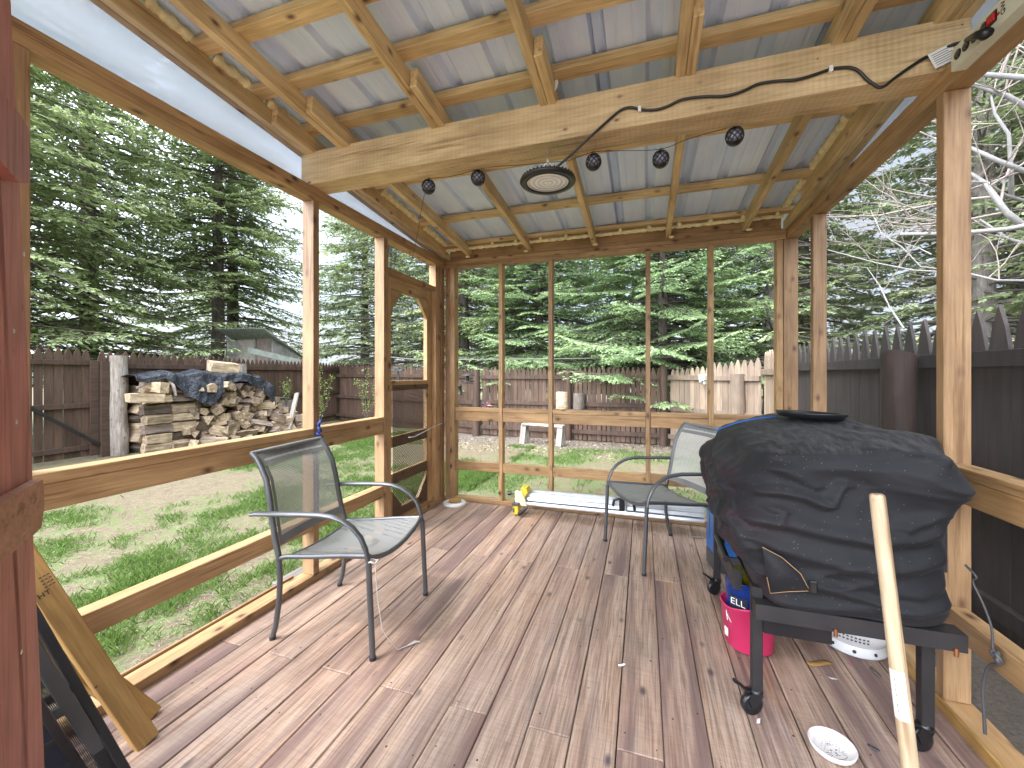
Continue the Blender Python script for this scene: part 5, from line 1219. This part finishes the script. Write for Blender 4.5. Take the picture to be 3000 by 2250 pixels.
# tile cutter / guide rail at the back wall
rl = empty('guide_rail_saw', (0,0,0), 0, 'long aluminium tile cutter rail with yellow and cream end lying along the back wall', 'tile cutter')
a0, a1 = -1.02, .44; y0 = 3.44; zb = .10
def prof_bar(name, pts, mat, y=y0):
    V = [(x, y+p, zb+q) for x in (a0, a1) for p, q in pts]; n = len(pts)
    MB().add(V, [(i,(i+1)%n,n+(i+1)%n,n+i) for i in range(n)]+[tuple(range(n))[::-1], tuple(range(n,2*n))]).build(name, mat, rl)
prof_bar('front_rail', [(-.06,0),(-.03,-.004),(-.03,.012),(-.055,.016)], M['alu']); prof_bar('bed', [(-.03,-.02),(.06,-.02),(.06,.012),(-.028,.012)], M['alu'])
prof_bar('rear_rail', [(-.02,.02),(.0,.018),(.02,.03),(.02,.062),(.012,.075),(-.006,.075),(-.016,.055),(-.010,.045)], M['alu']); prof_bar('fence_rail', [(.035,.01),(.055,.01),(.055,.10),(.040,.10)], M['alu'])
m = MB(); m.prism([(-.03,-.02),(.075,-.015),(.055,.045),(.03,.10),(-.02,.115),(-.035,.10)], .012, Matrix.Translation((a0-.01,y0-.06,zb)) @ Matrix.Rotation(R(90),4,'X') ); m.build('end_plate', plain('cream_plastic', (.70,.62,.42), .4), rl, .002)
m = MB(); m.prism([(-.02,.0),(.02,.0),(.05,.05),(.035,.085),(-.015,.085)], .10, Matrix.Translation((a0+.02,y0+.04,zb+.05)) @ Matrix.Rotation(R(90),4,'X')); m.build('yellow_guard', M['yellowp'], rl, .003)
m = MB(); m.box((a0-.055,y0-.10,.012),(a0-.005,y0-.02,.085)); m.build('foot_block', M['yellowp'], rl, .004)
m = MB(); m.box((a0-.06,y0-.105,.085),(a0+.0,y0-.015,.11)); m.box((a0-.05,y0-.107,.03),(a0-.04,y0-.10,.07)); m.build('foot_cap', M['darkgrey'], rl, .002)
m = MB(); m.tube([(a0-.11,y0-.05,zb+.075),(a0-.085,y0-.05,zb+.075)], .018, 12); m.tube([(a0-.085,y0-.05,zb+.075),(a0-.03,y0-.05,zb+.075)], .006, 8); m.build('knob', M['blackgloss'], rl)
m = MB(); m.tube([(a0+.0,y0-.11,.02),(a0+.03,y0-.11,.045),(a0+.075,y0-.10,.085)], [.014,.018,.012], 8); m.build('foot_lever', M['blacksteel'], rl)
m = MB(); xk = -.24; m.tube([(xk,y0-.04,zb+.05),(xk+.01,y0-.04,zb+.095),(xk+.04,y0-.04,zb+.11),(xk+.12,y0-.04,zb+.11),(xk+.16,y0-.04,zb+.10),(xk+.17,y0-.04,zb+.03)], .011, 8); m.box((xk+.05,y0-.05,zb+.02),(xk+.09,y0-.02,zb+.10)); m.build('carriage_handle', M['blackgloss'], rl)
m = MB(); m.tube([(xk+.10,y0-.03,zb),(xk+.10,y0-.03,zb+.09)], .012, 10); m.build('cutter_post', M['alu'], rl)
# white ring with wood offcut
m = MB(); m.lathe([(.055,.0),(.055,.016),(.062,.022),(.098,.020),(.106,.012),(.104,.0)], 40); o = m.build('plastic_ring', M['white']); o.location = (-1.69,3.475,.001); tag(o, 'white plastic ring lying on the deck in the back left corner', 'ring')
m = MB(); m.prism([(-.055,0),(.055,0),(.058,.028),(.03,.036),(-.05,.022)], .05, Matrix.Translation((-1.69,3.49,.0235)) @ Matrix.Rotation(R(12),4,'Z') @ Matrix.Rotation(R(90),4,'X')); tag(m.build('wood_offcut', M['yellow']), 'small wedge of light wood lying on the white ring', 'offcut')
# ================================================================ left foreground
DP = AD(97,1568,.90); dd = Vector((-.794,.607,0))      # painted door, its far edge seen at the left of the picture
rd = empty('red_door', (0,0,0), 0, 'worn red painted board door with diagonal and reddish cross battens standing open at the left', 'door')
nrm = Vector((dd.y, -dd.x, 0));  nrm = nrm if nrm.dot(-DP) > 0 else -nrm
def onp(u, v, off=0):
    r = ray(u, v); P0 = DP+nrm*off; t = (P0-cO).dot(nrm)/r.dot(nrm); return cO+r*t
def s_of(z): return float(np.interp(z, [0,.35,.865,1.0,1.64,2.2], [.095,.062,.0,-.004,-.075,-.14]))*1.0
def doorboard(sa, sb, mat, name='door_board'):
    def E(s, z, o): p = DP+dd*(s+ (s_of(z) if True else 0)); return Vector((p.x, p.y, z))+nrm*o
    V = []
    zs = [0.02,.35,.865,1.0,1.64,2.15]
    for z in zs: V += [E(sa,z,0),E(sb,z,0),E(sb,z,-.022),E(sa,z,-.022)]
    F = []
    for k in range(len(zs)-1):
        for i in range(4): F.append((k*4+i, k*4+(i+1)%4, (k+1)*4+(i+1)%4, (k+1)*4+i))
    F += [(3,2,1,0), tuple(range(len(V)-4, len(V)))]
    return MB().add(V, F).build(name, mat, rd)
for i in range(7): doorboard(-.105*(i+1)+.0015+(.02 if i else 0), -.105*i+(.02 if i else 0)-(0 if i else .0), M['redpaint'])
def batten(name, px, off, mat, th=.02):
    P = [onp(u, v, off) for u, v in px]; n = len(P); V = P+[p-nrm*th for p in P]
    MB().add(V, [tuple(range(n)), tuple(range(n,2*n))[::-1]]+[(i,n+i,n+(i+1)%n,(i+1)%n) for i in range(n)]).build(name, mat, rd)
batten('cross_batten', [(-60,1512),(126,1403),(130,1480),(122,1545),(98,1568),(-60,1702)], .022, M['redraw'])
batten('diagonal_batten', [(-60,150),(0,262),(57,332),(81,372),(86,420),(88,538),(56,536),(0,470),(-60,400)], .022, M['redpaint'])
m = MB()
for (u, v) in ((48,1236),(62,1910),(40,970),(70,745)): m.lathe([(.0001,.0015),(.004,.001),(.005,0)], 8, M=Matrix.Translation(onp(u,v,.0005)) @ nrm.to_track_quat('Z','Y').to_matrix().to_4x4())
m.build('nail_heads', M['alu'], rd)['kind'] = 'stuff'
w1 = board('leaning_board', AZ(445,2165,.0)+Vector((0,0,.0)), AX(118,1705,-1.80), .036, .09, M['yellow'], up=(.3,-.4,.6)); 
bpy.data.objects.remove(w1)
def leanb(lab, foot_px, top_px, xt, ext, w=.062, th=.034, lift=0):
    f = AZ(*foot_px, lift); t_ = AX(*top_px, xt); d = (t_-f).normalized(); e_ = t_+d*ext
    tocam_ = (cO-f); up = (tocam_-d*tocam_.dot(d)).normalized(); up = (up+Vector((.15,.15,.25))).normalized(); side = up.cross(d).normalized()
    o = board('timber', f, e_, w, th, M['yellow'], up=tuple(up)); return tag(o, lab, 'timber', None)
leanb('yellowish short timber with a black stamp leaning foremost at the left, foot on the deck', (430,2175), (112,1705), -1.76, .25)
tb = bpy.data.objects['timber']
text('HT', .022, M['ink'], Matrix.Translation((.60,.008,.0178)) @ Matrix.Rotation(R(-90),4,'Z'), tb, 'stamp')
for i in range(4):
    m = MB()
    for j in range(3): m.box((.615+.011*i,-.024+.009*j,.0172),(.618+.011*i,-.018+.009*j,.0178))
    m.build('stamp_mark', M['ink'], tb)
leanb('second yellowish timber behind the stamped one, leaning flatter against the left sill', (440,2105), (150,1885), -1.83, .10, w=.07)
# dark window screens leaning behind the door
def scr(lab, foot, top, wv, frame, mesh, bar=.028, far=0):
    e = empty('window_screen', (0,0,0), 0, lab, 'window screen')
    f = Vector(foot); t_ = Vector(top); w_ = Vector(wv); d = (t_-f)
    n = d.cross(w_).normalized()
    for a, b in ((f, t_), (f+w_, t_+w_)): board('frame_bar', a, b, bar, .016, frame, e, up=tuple(n))
    for a, b in ((f, f+w_), (t_, t_+w_), ((f+t_)/2, (f+t_)/2+w_)): board('frame_bar', a+d.normalized()*bar*.5, b+d.normalized()*bar*.5, bar, .012, frame, e, up=tuple(n))
    if mesh:
        V = []; L = d.length; dn = d.normalized(); wn_ = w_.normalized(); p = .0035; k = int(w_.length/p)
        for i in range(k): q = f+wn_*(i*p); V += [q, q+wn_*.0013, q+wn_*.0013+d, q+d]
        k = int(L/p)
        for i in range(k): q = f+dn*(i*p); V += [q, q+w_, q+w_+dn*.0013, q+dn*.0013]
        npmesh('screen_mesh', [tuple(v) for v in V], np.arange(len(V)).reshape(-1,4), M['black'], e)
    else:
        m = MB(); m.add([f+n*.004, f+w_+n*.004, t_+w_+n*.004, t_+n*.004, f-n*.004, f+w_-n*.004, t_+w_-n*.004, t_-n*.004], [(0,1,2,3),(7,6,5,4),(0,4,5,1),(1,5,6,2),(2,6,7,3),(3,7,4,0)]); m.build('panel', M['navy'], e)
def scr2(lab, pb, zb, pt, xt, frame, mesh, bar, wv=(-.04,-.42,0)):
    a_ = AZ(*pb, zb); b_ = AX(*pt, xt); d = (b_-a_).normalized(); f = a_-d*((a_.z-.006)/d.z); scr(lab, f, b_+d*.12, wv, frame, mesh, bar=bar)
scr2('black framed window screen leaning behind the red door, nearest the timbers', (362,2250), .08, (108,1812), -1.58, M['black'], True, .022)
scr2('second black framed window screen leaning in front of the first', (316,2241), .10, (108,1920), -1.50, M['darkgrey'], True, .03)
scr2('dark blue black solid panel leaning in front of the window screens', (235,2250), .13, (110,2060), -1.42, M['black'], False, .02)
# ================================================================ cords on the right wall
m = MB(); q = lambda u, v, x: AX(u, v, x)
m.tube(catmull([q(2828,1655,.99), q(2860,1690,1.0), q(2850,1705,1.0), q(2880,1770,1.01), q(2905,1840,1.02), q(2908,1900,1.02), q(2915,1930,1.02)], 4), .0035, 6)
m.tube(catmull([q(2920,1925,1.02)+Vector((.006*math.sin(i*2.1), .012*math.cos(i*1.3), .012*math.sin(i*1.7))) for i in range(10)], 3), .006, 6)
m.tube(catmull([q(2925,1945,1.02), q(2895,1955,1.02), q(2880,2010,1.02), q(2882,2080,1.02), q(2886,2150,1.02)], 4), .005, 6)
tag(m.build('cord', M['darkgrey']), 'dark cord knotted round the low rail at the right and hanging down', 'cord')
# ================================================================ litter on the deck
for k, (u, v, L, lab) in enumerate([(2400,1945,.10,'brown curled dry leaf on the deck under the cart'),(2565,1972,.06,'thin bent twig on the deck beside the rear leg of the cart'),(2440,1990,.03,'white wisp of fluff on the deck in front of the cart'),(2222,2115,.03,'pale wood chip on the deck left of the bowl'),(2560,2195,.03,'dark leaf scrap on the deck right of the bowl'),(1822,1950,.03,'pale chip of wood in the gap between two deck boards'),(2492,1948,.015,'small pink scrap on the deck beside the tank'),(2040,1575,.10,'flat grey sliver of wood behind the far chair leg')]):
    p = AZ(u, v, .002); d = Vector((math.cos(k*1.3), math.sin(k*1.3), 0)); s_ = Vector((-d.y, d.x, 0)); m = MB(); V = []
    for i in range(7):
        t_ = i/6-.5; wdt = L*.16*math.cos(t_*2.9)+.0015; c = p+d*(t_*L)+s_*(.15*L*math.sin(t_*4)); V += [c+s_*wdt+Vector((0,0,.003+.006*abs(t_))), c-s_*wdt+Vector((0,0,.002))]
    m.add([tuple(x) for x in V], [(2*i,2*i+2,2*i+3,2*i+1) for i in range(6)], True)
    o = m.build('leaf' if k in (0,4) else 'wood_chip', [M['yellow'],M['bark'],M['white'],M['white'],M['darkgrey'],M['white'],M['pink'],M['greywood']][k]); tag(o, lab, 'leaf' if k in (0,4) else 'chip', 'litter on the deck'); o.modifiers.new('t','SOLIDIFY').thickness = .001
